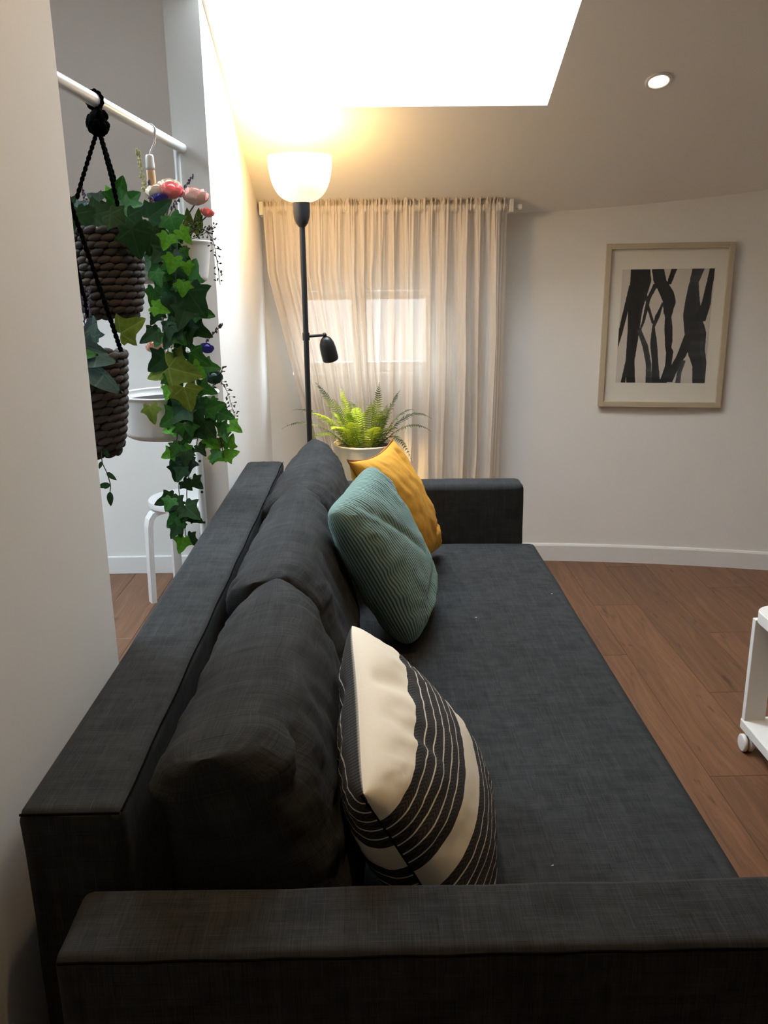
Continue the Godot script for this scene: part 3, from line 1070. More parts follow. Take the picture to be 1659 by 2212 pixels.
# ------------------------------------------------------------------ fern
func frond(base: Vector3, tip: Vector3, arch: float, n: int, width: float, sd: float) -> MB:
	var mb := MB.new()
	var path := PackedVector3Array()
	for k in 24:
		var f := k / 23.0
		path.append(base.lerp(tip, f) + Vector3.UP * arch * 4.0 * f * (1.0 - f) * (0.7 + 0.3 * f))
	var rad := []
	for k in 24: rad.append(0.0016 * (1.0 - 0.75 * k / 23.0))
	mb.tube(path, rad, 5)
	var side0 := (tip - base).cross(Vector3.UP)
	if side0.length() < 0.03: side0 = Vector3(1, 0, 0.2)
	side0 = side0.normalized()
	for k in n:
		var f := 0.10 + 0.89 * k / (n - 1.0)
		var q := f * 23.0
		var i := mini(int(q), 22)
		var p := path[i].lerp(path[i + 1], q - i)
		var t := (path[i + 1] - path[i]).normalized()
		var side := (side0 - t * side0.dot(t)).normalized()
		var up := side.cross(t).normalized()
		var prof := clampf(pow(clampf((1.0 - f) * 2.6, 0.0, 1.0), 0.8) * minf(1.0, 0.45 + f * 2.5), 0.13, 1.0)
		for sg in [-1.0, 1.0]:
			var len := width * 1.6 * prof * (0.9 + 0.2 * nz(k * 1.7 + sd, sg * 3.0))
			var d: Vector3 = (side * sg * 0.95 + t * 0.26 + up * (0.10 + 0.25 * nz(k * 0.9 + sd, sg))).normalized()
			var wv := t * minf(0.0048, 0.28 * width * prof + 0.0006)
			var e: Vector3 = p + d * len - up * len * 0.22
			var m1: Vector3 = p + d * len * 0.35
			var m2: Vector3 = p + d * len * 0.75 - up * len * 0.08
			mb.quad(p - wv * 0.45, m1 - wv * 0.75, m1 + up * 0.0008, p + up * 0.0004)
			mb.quad(p + up * 0.0004, m1 + up * 0.0008, m1 + wv * 0.6, p + wv * 0.45)
			mb.quad(m1 - wv * 0.75, m2 - wv * 0.5, m2 + up * 0.0006, m1 + up * 0.0008)
			mb.quad(m1 + up * 0.0008, m2 + up * 0.0006, m2 + wv * 0.45, m1 + wv * 0.6)
			mb.tri(m2 - wv * 0.5, e, m2 + wv * 0.45)
	return mb


func build_fern() -> void:
	var o := Vector3(-0.03, 0, -3.46)
	var t := thing("potted_fern", "green fern with arching fronds in a tall cream pot behind the sofa", "potted plant", o)
	var pot := MB.new()
	pot.lathe(o, PackedVector2Array([Vector2(0, 0), Vector2(0.095, 0), Vector2(0.100, 0.006), Vector2(0.124, 0.66), Vector2(0.127, 0.700), Vector2(0.129, 0.706), Vector2(0.127, 0.710), Vector2(0.123, 0.708), Vector2(0.121, 0.66), Vector2(0.118, 0.55), Vector2(0, 0.55)]), 56)
	part(t, "pot", pot, M.pot, o)
	var so := MB.new()
	so.lathe(o, PackedVector2Array([Vector2(0.122, 0.69), Vector2(0.08, 0.694), Vector2(0, 0.698)]), 24)
	part(t, "soil", so, M.soil, o)
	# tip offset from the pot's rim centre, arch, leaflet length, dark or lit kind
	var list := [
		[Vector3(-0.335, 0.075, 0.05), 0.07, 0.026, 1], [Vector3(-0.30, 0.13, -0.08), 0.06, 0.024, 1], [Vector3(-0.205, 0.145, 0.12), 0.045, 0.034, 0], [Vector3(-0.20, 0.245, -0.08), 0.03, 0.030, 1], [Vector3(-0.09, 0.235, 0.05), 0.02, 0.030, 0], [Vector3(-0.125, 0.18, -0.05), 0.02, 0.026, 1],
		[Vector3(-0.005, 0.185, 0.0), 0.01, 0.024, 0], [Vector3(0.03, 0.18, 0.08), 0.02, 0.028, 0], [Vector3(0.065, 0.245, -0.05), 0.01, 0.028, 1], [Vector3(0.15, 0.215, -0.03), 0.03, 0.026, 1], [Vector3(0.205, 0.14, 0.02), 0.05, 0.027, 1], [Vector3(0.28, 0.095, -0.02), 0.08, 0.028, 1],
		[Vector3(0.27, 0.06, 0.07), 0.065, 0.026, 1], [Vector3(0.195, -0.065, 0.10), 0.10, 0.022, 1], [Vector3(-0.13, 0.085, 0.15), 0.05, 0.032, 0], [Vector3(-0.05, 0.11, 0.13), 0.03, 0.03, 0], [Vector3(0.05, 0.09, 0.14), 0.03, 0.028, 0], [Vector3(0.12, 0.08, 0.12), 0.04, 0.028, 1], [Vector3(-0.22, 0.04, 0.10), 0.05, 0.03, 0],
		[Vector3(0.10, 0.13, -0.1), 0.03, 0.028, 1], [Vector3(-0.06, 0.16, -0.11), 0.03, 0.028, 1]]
	var fr := RandomNumberGenerator.new()
	fr.seed = 77
	for k in 6:
		var a := TAU * k / 6.0 + fr.randf_range(-0.25, 0.25)
		var reach := fr.randf_range(0.08, 0.15)
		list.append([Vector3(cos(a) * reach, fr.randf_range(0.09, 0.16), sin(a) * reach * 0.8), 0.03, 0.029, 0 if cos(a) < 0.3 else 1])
	for k in list.size():
		var d: Array = list[k]
		var tip: Vector3 = o + Vector3(0, 0.705, 0) + d[0]
		var off := Vector3(d[0].x, 0, d[0].z).normalized() * 0.045
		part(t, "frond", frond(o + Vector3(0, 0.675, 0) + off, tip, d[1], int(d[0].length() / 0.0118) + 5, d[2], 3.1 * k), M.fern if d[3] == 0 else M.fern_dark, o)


# ------------------------------------------------------------------ picture
func ink_picture() -> ImageTexture:
	var w := 520
	var h := 625
	var im := Image.create(w, h, false, Image.FORMAT_RGB8)
	im.fill(Color(0.80, 0.77, 0.73))
	var strokes := [
		[0.06, [0.20, 0, 0.21], [0.21, 0.10, 0.23], [0.195, 0.2, 0.20], [0.17, 0.35, 0.16], [0.165, 0.55, 0.13], [0.15, 0.8, 0.10], [0.175, 1.02, 0.10]],
		[0.09, [0.10, 0.14, 0.03], [0.06, 0.38, 0.055], [0.02, 0.55, 0.045], [-0.02, 0.72, 0.02]],
		[0.09, [0.12, 0.8, 0.04], [0.08, 1.02, 0.05]],
		[0.07, [0.385, -0.01, 0.13], [0.42, 0.1, 0.14], [0.5, 0.2, 0.16], [0.54, 0.28, 0.14], [0.535, 0.38, 0.095], [0.54, 0.41, 0.07], [0.55, 0.5, 0.088], [0.565, 0.62, 0.085], [0.565, 0.68, 0.068], [0.585, 0.72, 0.08], [0.58, 0.85, 0.07], [0.55, 0.95, 0.08], [0.53, 1.02, 0.09]],
		[0.08, [0.57, -0.01, 0.06], [0.52, 0.13, 0.05]],
		[0.13, [0.38, 0.13, 0.055], [0.31, 0.25, 0.045], [0.27, 0.45, 0.03], [0.235, 0.54, 0.02]],
		[0.16, [0.27, 0.2, 0.035], [0.3, 0.3, 0.03], [0.38, 0.47, 0.03]],
		[0.14, [0.47, 0.29, 0.02], [0.42, 0.41, 0.05], [0.385, 0.5, 0.03], [0.40, 0.65, 0.078], [0.43, 0.8, 0.07], [0.46, 1.02, 0.10]],
		[0.24, [0.23, 0.53, 0.05], [0.31, 0.67, 0.065], [0.36, 0.83, 0.06], [0.38, 1.02, 0.075]],
		[0.20, [0.83, -0.01, 0.13], [0.79, 0.12, 0.10], [0.79, 0.25, 0.15], [0.80, 0.4, 0.20], [0.85, 0.55, 0.24], [0.87, 0.7, 0.2], [0.93, 0.85, 0.16], [0.94, 1.02, 0.15]],
		[0.11, [0.985, -0.01, 0.07], [0.955, 0.15, 0.07], [0.94, 0.3, 0.1], [0.88, 0.45, 0.14]],
		[0.14, [0.78, 0.58, 0.1], [0.72, 0.75, 0.1], [0.64, 0.88, 0.1], [0.57, 0.99, 0.14]],
		[0.30, [0.745, 0.8, 0.05], [0.71, 0.9, 0.05], [0.70, 1.02, 0.06]]]
	for s in strokes:
		for k in range(1, s.size() - 1):
			var a: Array = s[k]
			var b: Array = s[k + 1]
			var steps := int(maxf(absf(b[1] - a[1]), absf(b[0] - a[0])) * 260) + 2
			for q in steps:
				var f := float(q) / steps
				f = f * f * (3 - 2 * f) * 0.4 + f * 0.6
				var c := Vector2(lerpf(a[0], b[0], f) * w, lerpf(a[1], b[1], f) * h)
				var r: float = lerpf(a[2], b[2], f) * 0.5 * w + 2.2 * nz(c.y * 0.05, k * 3.0)
				var dark: float = s[0] * (0.75 + 0.8 * absf(nz(c.x * 0.012, c.y * 0.014, s[0] * 40.0)))
				for yy in range(int(c.y) - 2, int(c.y) + 3):
					var wob := 1.6 * nz(yy * 0.11, s[0] * 90.0 + k)
					var side := dark * (1.25 + 0.3 * nz(yy * 0.03, 7.0))
					im.fill_rect(Rect2i(int(c.x - r + wob), yy, int(2 * r), 1), Color(dark * 0.95, dark, dark * 1.04))
					im.fill_rect(Rect2i(int(c.x + r * 0.45), yy, int(r * 0.4), 1), Color(side * 0.95, side, side * 1.06))
	return ImageTexture.create_from_image(im)


func build_picture() -> void:
	# centre on the curved wall
	var xc := 1.335
	var zc := back_z(xc) + 0.014
	var yaw := -atan((xc - 0.3) / 5.6)
	var o := Vector3(xc, 1.135, zc)
	var t := thing("picture_frame", "framed abstract black ink painting with a wide white mat on the curved wall", "picture", o)
	t.rotation.y = yaw
	var w := 0.548
	var h := 0.728
	var b := 0.024
	var fr := MB.new()
	for s in [-1.0, 1.0]:
		fr.rbox(Vector3(s * (w - b) / 2, 0, 0.004), Vector3(b, h, 0.028), 0.002)
		fr.rbox(Vector3(0, s * (h - b) / 2, 0.004), Vector3(w - 2 * b + 0.002, b, 0.0275), 0.002)
	part(t, "frame", fr, M.frame_wood)
	var mt := MB.new()
	mt.box(Vector3(-w / 2 + 0.006, -h / 2 + 0.006, -0.009), Vector3(w / 2 - 0.006, h / 2 - 0.006, 0.001))
	part(t, "mat_board", mt, M.mat_board)
	var pr := MB.new()
	var pw := 0.198
	pr.box(Vector3(-pw, -0.253, 0.0), Vector3(pw, 0.253, 0.0016))
	for k in 4: pr.u[k] = [Vector2(0, 1), Vector2(1, 1), Vector2(1, 0), Vector2(0, 0)][k]
	for k in range(4, pr.u.size()): pr.u[k] = Vector2(0.3, 0.01)
	part(t, "print", pr, sm(Color.WHITE, 0.9, {"albedo_texture": ink_picture()}))
	var gl := MB.new()
	gl.quad(Vector3(-w / 2 + b, -h / 2 + b, 0.0075), Vector3(w / 2 - b, -h / 2 + b, 0.0075), Vector3(w / 2 - b, h / 2 - b, 0.0075), Vector3(-w / 2 + b, h / 2 - b, 0.0075))
	part(t, "glazing", gl, M.glass)


# ------------------------------------------------------------------ table on castors
func rounded_slab(mb: MB, x0: float, x1: float, z0: float, z1: float, y0: float, y1: float, r: float) -> void:
	var ring := PackedVector2Array()
	for q in 4:
		var cx := x1 - r if q == 0 or q == 3 else x0 + r
		var cz := z1 - r if q < 2 else z0 + r
		for k in 9:
			var a := PI / 2 * q + PI / 2 * k / 8.0
			ring.append(Vector2(cx + cos(a) * r, cz + sin(a) * r))
	var m := ring.size()
	var bv := 0.0025
	var ctr := Vector2((x0 + x1) / 2, (z0 + z1) / 2)
	var rows := [[0.0, y0, 0.0], [1.0, y0, bv], [1.0, y0 + bv, 0.0], [1.0, y1 - bv, 0.0], [1.0, y1, bv], [0.0, y1, 0.0]]
	for j in rows.size() - 1:
		var p := PackedVector3Array()
		for jj in 2:
			var rw: Array = rows[j + jj]
			for i in m + 1:
				var q := ring[(m - i) % m]
				var qq: Vector2 = ctr + (q - ctr) * rw[0]
				if rw[0] > 0.5: qq -= (q - ctr).normalized() * rw[2]
				p.append(Vector3(qq.x, rw[1], qq.y))
		mb.grid(m + 1, 2, p, true)


func build_cart() -> void:
	var o := Vector3(1.36, 0, -2.0)
	var t := thing("side_table", "white two-tier side table on castors at the right edge", "table", o)
	var x0 := 1.085
	var x1 := 1.60
	var z0 := -2.255
	var z1 := -1.745
	var top := MB.new()
	rounded_slab(top, x0, x1, z0, z1, 0.412, 0.448, 0.055)
	part(t, "tabletop", top, M.white, o)
	var sh := MB.new()
	rounded_slab(sh, x0, x1, z0, z1, 0.062, 0.092, 0.012)
	part(t, "shelf", sh, M.white, o)
	for x in [x0 + 0.035, x1 - 0.035]:
		for z in [z0 + 0.014, z1 - 0.014]:
			var lg := MB.new()
			lg.rbox(Vector3(x, 0.252, z), Vector3(0.062, 0.322, 0.02), 0.002)
			part(t, "leg", lg, M.white, o)
	for x in [x0 + 0.012, x1 - 0.03]:
		for z in [z0 + 0.035, z1 - 0.035]:
			var ca := MB.new()
			ca.tube(PackedVector3Array([Vector3(x, 0.064, z), Vector3(x, 0.05, z)]), 0.006, 10)
			var cs := part(t, "castor", ca, M.white, o)
			var wh := MB.new()
			for s in [-1.0, 1.0]:
				var c: Vector3 = Vector3(x + s * 0.0095, 0.0265, z)
				wh.xf = Transform3D(Basis(Vector3.BACK, PI / 2), c)
				wh.lathe(Vector3.ZERO, PackedVector2Array([Vector2(0, -0.007), Vector2(0.022, -0.007), Vector2(0.0262, -0.004), Vector2(0.0262, 0.004), Vector2(0.022, 0.007), Vector2(0, 0.007)]), 24)
			part(cs, "wheel", wh, M.white)


# ------------------------------------------------------------------ clothes rack
func rail_at(z: float) -> Vector3:
	var f := (z + 2.78) / (2.78 - 1.64)
	return Vector3(lerpf(-0.556, -0.612, f), 1.75, z)


func build_rack() -> void:
	var o := Vector3(-0.58, 0, -2.2)
	var t := thing("clothes_rack", "white metal clothes rack with a round rail standing in the wall opening", "clothes rack", o)
	var r := MB.new()
	r.tube(PackedVector3Array([rail_at(-2.80), rail_at(-1.62)]), 0.0142, 18)
	part(t, "rail", r, M.white_metal, o)
	for z in [-2.745, -1.68]:
		var p := rail_at(z)
		var u := MB.new()
		u.tube(PackedVector3Array([Vector3(p.x - 0.012, 0.86, z), Vector3(p.x - 0.012, 1.745, z)]), 0.0085, 14)
		part(t, "upright", u, M.white_metal, o)
		var lo := MB.new()
		lo.tube(PackedVector3Array([Vector3(p.x - 0.012, 0.06, z), Vector3(p.x - 0.012, 0.93, z)]), 0.0125, 16)
		part(t, "post", lo, M.white_metal, o)
		for y in [0.90, 0.795, 0.69, 0.585, 0.48]:
			var h := MB.new()
			h.tube(PackedVector3Array([Vector3(p.x - 0.008, y, z + 0.0105), Vector3(p.x - 0.0077, y, z + 0.0125)]), 0.0045, 12)
			part(t, "peg_hole", h, M.black, o)
		var ft := MB.new()
		ft.tube(PackedVector3Array([Vector3(p.x - 0.22, 0.06, z), Vector3(p.x + 0.10, 0.06, z)]), 0.0125, 14)
		for x in [p.x - 0.20, p.x + 0.085]:
			ft.ball(Vector3(x, 0.022, z), Vector3(0.022, 0.022, 0.012), 12, 8)
			ft.tube(PackedVector3Array([Vector3(x, 0.022, z), Vector3(x, 0.058, z)]), 0.006, 8)
		part(t, "foot", ft, M.white_metal, o)
	var cr := MB.new()
	cr.tube(PackedVector3Array([Vector3(rail_at(-2.745).x - 0.1, 0.06, -2.745), Vector3(rail_at(-1.68).x - 0.1, 0.06, -1.68)]), 0.009, 12)
	part(t, "crossbar", cr, M.white_metal, o)


# ------------------------------------------------------------------ stool
func build_stool() -> void:
	var o := Vector3(-0.812, 0, -3.62)
	var t := thing("stool", "white round stool with bent legs beneath the trailing ivy", "stool", o)
	var s := MB.new()
	s.lathe(o, PackedVector2Array([Vector2(0, 0.418), Vector2(0.166, 0.418), Vector2(0.17, 0.422), Vector2(0.17, 0.444), Vector2(0.166, 0.449), Vector2(0, 0.45)]), 48)
	part(t, "seat", s, M.white, o)
	for k in 4:
		var a := PI - 0.6 + PI / 2 * k
		var d := Vector3(cos(a), 0, sin(a))
		var tn := Vector3(-d.z, 0, d.x)
		var pts: Array[Vector2] = [Vector2(0.06, 0.409), Vector2(0.11, 0.409), Vector2(0.14, 0.406), Vector2(0.165, 0.396), Vector2(0.18, 0.376), Vector2(0.187, 0.345), Vector2(0.192, 0.2), Vector2(0.197, 0.0)]
		var mb := MB.new()
		var outer := PackedVector3Array()
		for q in pts.size():
			var tt: Vector2 = (pts[mini(q + 1, pts.size() - 1)] - pts[maxi(q - 1, 0)]).normalized()
			var nn := Vector2(-tt.y, tt.x)
			if nn.y < 0 and q < 3: nn = -nn
			var wd := 0.024 if q < 6 else 0.019
			for cc in [[1, 1], [-1, 1], [-1, -1], [1, -1], [1, 1]]:
				var rr: Vector2 = pts[q] + nn * 0.0115 * cc[1]
				outer.append(o + d * rr.x + Vector3.UP * rr.y + tn * wd * cc[0])
		# flat-shaded strips
		for q in pts.size() - 1:
			for c in 4:
				mb.quad(outer[q * 5 + c], outer[q * 5 + c + 1], outer[q * 5 + c + 6], outer[q * 5 + c + 5])
		var z := (pts.size() - 1) * 5
		mb.quad(outer[z], outer[z + 1], outer[z + 2], outer[z + 3])
		part(t, "leg", mb, M.white, o)


# ------------------------------------------------------------------ plants
var ivy_meshes: Array[ArrayMesh] = []


func ivy_leaf(bend: float, wide: float) -> ArrayMesh:
	var half: Array[Vector2] = [Vector2(0, 0), Vector2(0.12, -0.12), Vector2(0.27, -0.19), Vector2(0.38, -0.14), Vector2(0.37, 0.03), Vector2(0.53, 0.15), Vector2(0.60, 0.25), Vector2(0.40, 0.345), Vector2(0.29, 0.46), Vector2(0.20, 0.74), Vector2(0.07, 0.94), Vector2(0, 1.0)]
	var rim := PackedVector2Array()
	for q in half: rim.append(Vector2(q.x * wide, q.y))
	for k in range(half.size() - 2, 0, -1): rim.append(Vector2(-half[k].x * wide, half[k].y))
	var spine: Array[Vector2] = [Vector2(0, 0.22), Vector2(0, 0.22)]
	var lift := func(q: Vector2) -> Vector3:
		return Vector3(q.x, q.y, -bend * (q.y * q.y * 0.55 + q.x * q.x * 0.5) + 0.10 * absf(q.x))
	var mb := MB.new()
	var c: Vector3 = lift.call(spine[0])
	var uvf := func(q: Vector2) -> Vector2: return Vector2((q.x + 0.6) / 1.2, (1.05 - q.y) / 1.3)
	for k in rim.size():
		var a := rim[k]
		var b := rim[(k + 1) % rim.size()]
		mb.tri(c, lift.call(a), lift.call(b), uvf.call(spine[0]), uvf.call(a), uvf.call(b))
	# a soft common normal
	for k in mb.n.size():
		var q := mb.v[k]
		mb.n[k] = (mb.n[k] * 0.5 + Vector3(-0.14 * signf(q.x), bend * q.y, 1).normalized() * 0.8).normalized()
		if mb.n[k].z < 0: mb.n[k] = -mb.n[k]
	return mb.mesh()


# leaf frame: y towards the tip, z the upper face
func leaf_xf(p: Vector3, tip: Vector3, face: Vector3, size: float) -> Transform3D:
	var y := tip.normalized()
	var z := (face - y * face.dot(y)).normalized()
	return Transform3D(Basis(y.cross(z) * size, y * size, z * size), p)


func vine(root: Node3D, world: Vector3, pts: Array, n: int, size: float, mats: Array, sd: int, stem := true) -> void:
	var g := RandomNumberGenerator.new()
	g.seed = sd
	var path := curve(pts, 26)
	if stem:
		var st := MB.new()
		st.tube(path, 0.0013, 5)
		part(root, "vine_stem", st, M.stem, world)
	for k in n:
		var f := (k + g.randf_range(0.1, 0.9)) / n
		var q := path[mini(int(f * 25.0), 25)]
		var side := -1.0 if k % 2 else 1.0
		var out := Vector3(side * g.randf_range(0.2, 1.0), g.randf_range(-0.4, 0.3), g.randf_range(0.0, 0.7)).normalized()
		var stalk := q + out * g.randf_range(0.008, 0.03)
		var tip := Vector3(out.x * 0.7 + g.randf_range(-0.3, 0.3), g.randf_range(-1.0, -0.25), out.z * 0.3 + g.randf_range(-0.2, 0.3))
		var face := Vector3(g.randf_range(-0.45, 0.55), g.randf_range(-0.1, 0.7), 1.0)
		var sz := size * g.randf_range(0.62, 1.08)
		var mt: Material = M[mats[g.randi() % mats.size()]]
		shared(root, "leaf", ivy_meshes[g.randi() % ivy_meshes.size()], mt, leaf_xf(stalk - world, tip, face, sz))
		if k % 2 == 0:
			var st := MB.new()
			st.tube(PackedVector3Array([q, q.lerp(stalk, 0.6) + Vector3(0, 0.004, 0), stalk]), 0.0008, 4, false)
			part(root, "leaf_stalk", st, M.stem_green, world)


# leaves placed one by one: [x, y, z, tip angle in degrees (0 up, clockwise), size, material]
func leaves(root: Node3D, world: Vector3, list: Array, sd: int) -> void:
	var g := RandomNumberGenerator.new()
	g.seed = sd
	for d in list:
		var a := deg_to_rad(float(d[3]))
		var tip := Vector3(sin(a), cos(a), g.randf_range(-0.1, 0.35))
		var face := Vector3(g.randf_range(-0.3, 0.4), g.randf_range(0.0, 0.5), 1.0)
		var s: float = d[4] * 0.9
		var mid := Vector3(d[0], d[1], d[2]) - tip.normalized() * s * 0.35
		shared(root, "leaf", ivy_meshes[g.randi() % ivy_meshes.size()], M[d[5]], leaf_xf(mid - world, tip, face, s))


func pointed_leaf(len: float, wid: float, bend: float) -> ArrayMesh:
	var mb := MB.new()
	var p := PackedVector3Array()
	for j in 3:
		for i in 8:
			var f := i / 7.0
			var w := wid * pow(sin(PI * pow(f, 0.75)), 0.8) * 0.5 if f > 0.0 and f < 1.0 else 0.0
			p.append(Vector3((j - 1.0) * w, f * len, -bend * f * f * len + 0.25 * absf(j - 1.0) * w))
	mb.grid(8, 3, p, false, 1, 1, true)
	return mb.mesh()


func lavender(base: Vector3, tip: Vector3, from: float, sd: int, r := 0.0042) -> MB:
	var g := RandomNumberGenerator.new()
	g.seed = sd
	var mb := MB.new()
	var path := curve([base, base.lerp(tip, 0.5) + Vector3(0, 0.006, 0), tip], 14)
	mb.tube(path, 0.0008, 4)
	var n := int(tip.distance_to(base) * (1.0 - from) / 0.0035) + 6
	for k in n:
		var f := from + (1.0 - from) * k / float(n)
		var q := path[int(f * 13.0)].lerp(path[mini(int(f * 13.0) + 1, 13)], f * 13.0 - floorf(f * 13.0))
		var off := Vector3(g.randf_range(-1, 1), g.randf_range(-0.4, 0.8), g.randf_range(-1, 1)).normalized() * r * 1.2 * (1.25 - f * 0.7)
		mb.ball(q + off, Vector3(r * 0.45, r * 0.7, r * 0.45), 5, 4)
	return mb


func sprig(pts: Array, sd: int, n: int, size := 0.0075) -> MB:
	var g := RandomNumberGenerator.new()
	g.seed = sd
	var mb := MB.new()
	var path := curve(pts, 20)
	mb.tube(path, 0.0008, 4)
	for k in n:
		var f := 0.12 + 0.88 * k / float(n)
		var q := path[mini(int(f * 19.0), 19)]
		var t := (path[mini(int(f * 19.0) + 1, 19)] - path[maxi(int(f * 19.0) - 1, 0)]).normalized()
		var out := Vector3(g.randf_range(-1, 1), g.randf_range(-0.5, 1.0), g.randf_range(-0.6, 0.6)).normalized()
		var d := (out * 0.8 + t * 0.6).normalized()
		var e := q + d * g.randf_range(0.006, 0.012)
		mb.tube(PackedVector3Array([q, e]), 0.0005, 3, false)
		mb.ball(e + d * size * 0.4, Vector3(size * 0.30, size * 0.52, size * 0.30), 5, 4, Basis(Quaternion(Vector3.UP, d)))
	return mb


func rose(c: Vector3, r: float, up: Vector3, sd: int) -> MB:
	# overlapping cupped petals in three rings round a bud
	var g := RandomNumberGenerator.new()
	g.seed = sd
	var mb := MB.new()
	mb.xf = Transform3D(Basis(Quaternion(Vector3.UP, up.normalized())), c)
	mb.ball(Vector3(0, r * 0.25, 0), Vector3(r * 0.45, r * 0.5, r * 0.45), 10, 8)
	var rings := [[4, 0.62, 0.78], [6, 0.82, 0.66], [8, 1.0, 0.5]]
	for rg in rings:
		for k in rg[0]:
			var a0: float = TAU * (k + g.randf_range(-0.15, 0.15)) / rg[0] + rg[1] * 3.0
			var span: float = TAU / rg[0] * 0.78
			var p := PackedVector3Array()
			for j in 5:
				var f := j / 4.0
				for i in 6:
					var s := i / 5.0 * 2.0 - 1.0
					var a := a0 + span * s * (0.55 + 0.45 * sin(PI * minf(f + 0.25, 1.0)))
					var rad: float = r * rg[1] * (0.35 + 0.65 * pow(sin(PI * 0.5 * minf(f * 1.25, 1.0)), 0.8)) * (1.0 + 0.05 * s * s)
					var y: float = r * (-0.45 + (rg[2] + 0.45) * f - 0.12 * s * s * f)
					p.append(Vector3(cos(a) * rad, y, -sin(a) * rad))
			mb.grid(6, 5, p)
	return mb


func basket(root: Node3D, world: Vector3, c: Vector3, top_r: float, bot_r: float, h: float, rows: int) -> void:
	# each twisted strand of the weave goes once round
	for k in rows:
		var f := k / (rows - 1.0)
		var r := lerpf(bot_r, top_r, pow(f, 0.8))
		var round_off := 1.0 - 0.16 * exp(-f * 9.0)
		r *= round_off
		var n := int(TAU * r / 0.0262)
		var mb := MB.new()
		var y := c.y - h + h * f
		for i in n:
			var a := TAU * (i + (0.5 if k % 2 else 0.0) + 0.25 * nz(i * 1.3, k * 2.1)) / n
			var d := Vector3(cos(a), 0, -sin(a))
			var t := Vector3(-sin(a), 0, -cos(a))
			var tilt := Basis(d, 0.24 + 0.16 * nz(i * 2.0, k * 1.0))
			var bs := tilt * Basis(t, Vector3.UP, t.cross(Vector3.UP))
			mb.ball(Vector3(c.x, y, c.z) + d * (r + 0.0015 * nz(i * 3.1, k * 1.7)), Vector3(0.0178, 0.0084, 0.0075), 9, 6, bs)
		part(root, "woven_strand", mb, M.basket[k % 3], world)
	var ins := MB.new()
	ins.lathe(c, PackedVector2Array([Vector2(0, -h - 0.004), Vector2(bot_r * 0.8, -h - 0.002), Vector2(bot_r * 0.97, -h * 0.9), Vector2(top_r * 0.97, -0.002), Vector2(top_r * 0.9, -0.004), Vector2(top_r * 0.85, -0.02), Vector2(0, -0.016)]), 28)
	part(root, "lining", ins, M.basket_in, world)


func rope(path: PackedVector3Array, r: float) -> MB:
	# two plies laid round each other
	var mb := MB.new()
	var len := 0.0
	for k in path.size() - 1: len += path[k].distance_to(path[k + 1])
	var n := int(len / 0.0035) + 4
	for ply in 2:
		var p := PackedVector3Array()
		for k in n:
			var q := (path.size() - 1.0) * k / (n - 1.0)
			var i := mini(int(q), path.size() - 2)
			var c := path[i].lerp(path[i + 1], q - i)
			var t := (path[i + 1] - path[i]).normalized()
			var a := t.cross(Vector3(0.3, 0.2, 1)).normalized()
			var b := t.cross(a)
			var ang := TAU * (len * k / (n - 1.0)) / 0.022 + PI * ply
			p.append(c + (a * cos(ang) + b * sin(ang)) * r * 0.5)
		mb.tube(p, r * 0.66, 6)
	return mb


func hang(root: Node3D, world: Vector3, knot: Vector3, rail: Vector3, ends: Array) -> void:
	var mb := MB.new()
	var g := RandomNumberGenerator.new()
	g.seed = 9
	for k in 46:
		var d := Vector3(g.randf_range(-1, 1), g.randf_range(-1, 1), g.randf_range(-1, 1)).normalized()
		mb.ball(knot + d * Vector3(0.019, 0.024, 0.019), Vector3(0.008, 0.009, 0.008), 6, 5)
	mb.ball(knot, Vector3(0.021, 0.026, 0.021), 10, 8)
	part(root, "knot", mb, M.rope, world)
	var loop := PackedVector3Array()
	for k in 15:
		var a := -PI * 0.5 + TAU * k / 14.0
		loop.append(rail + Vector3(cos(a) * 0.0165, sin(a) * 0.0175, 0.004 * sin(a)) + (Vector3(0, -0.006, 0) if k == 0 or k == 14 else Vector3.ZERO))
	part(root, "rope_loop", rope(loop, 0.005), M.rope, world)
	for e in ends:
		var sag: Vector3 = knot.lerp(e, 0.5) + Vector3(0.002, 0, 0.003)
		part(root, "rope", rope(curve([knot + Vector3(0, -0.012, 0), sag, e], 12), 0.0046), M.rope, world)


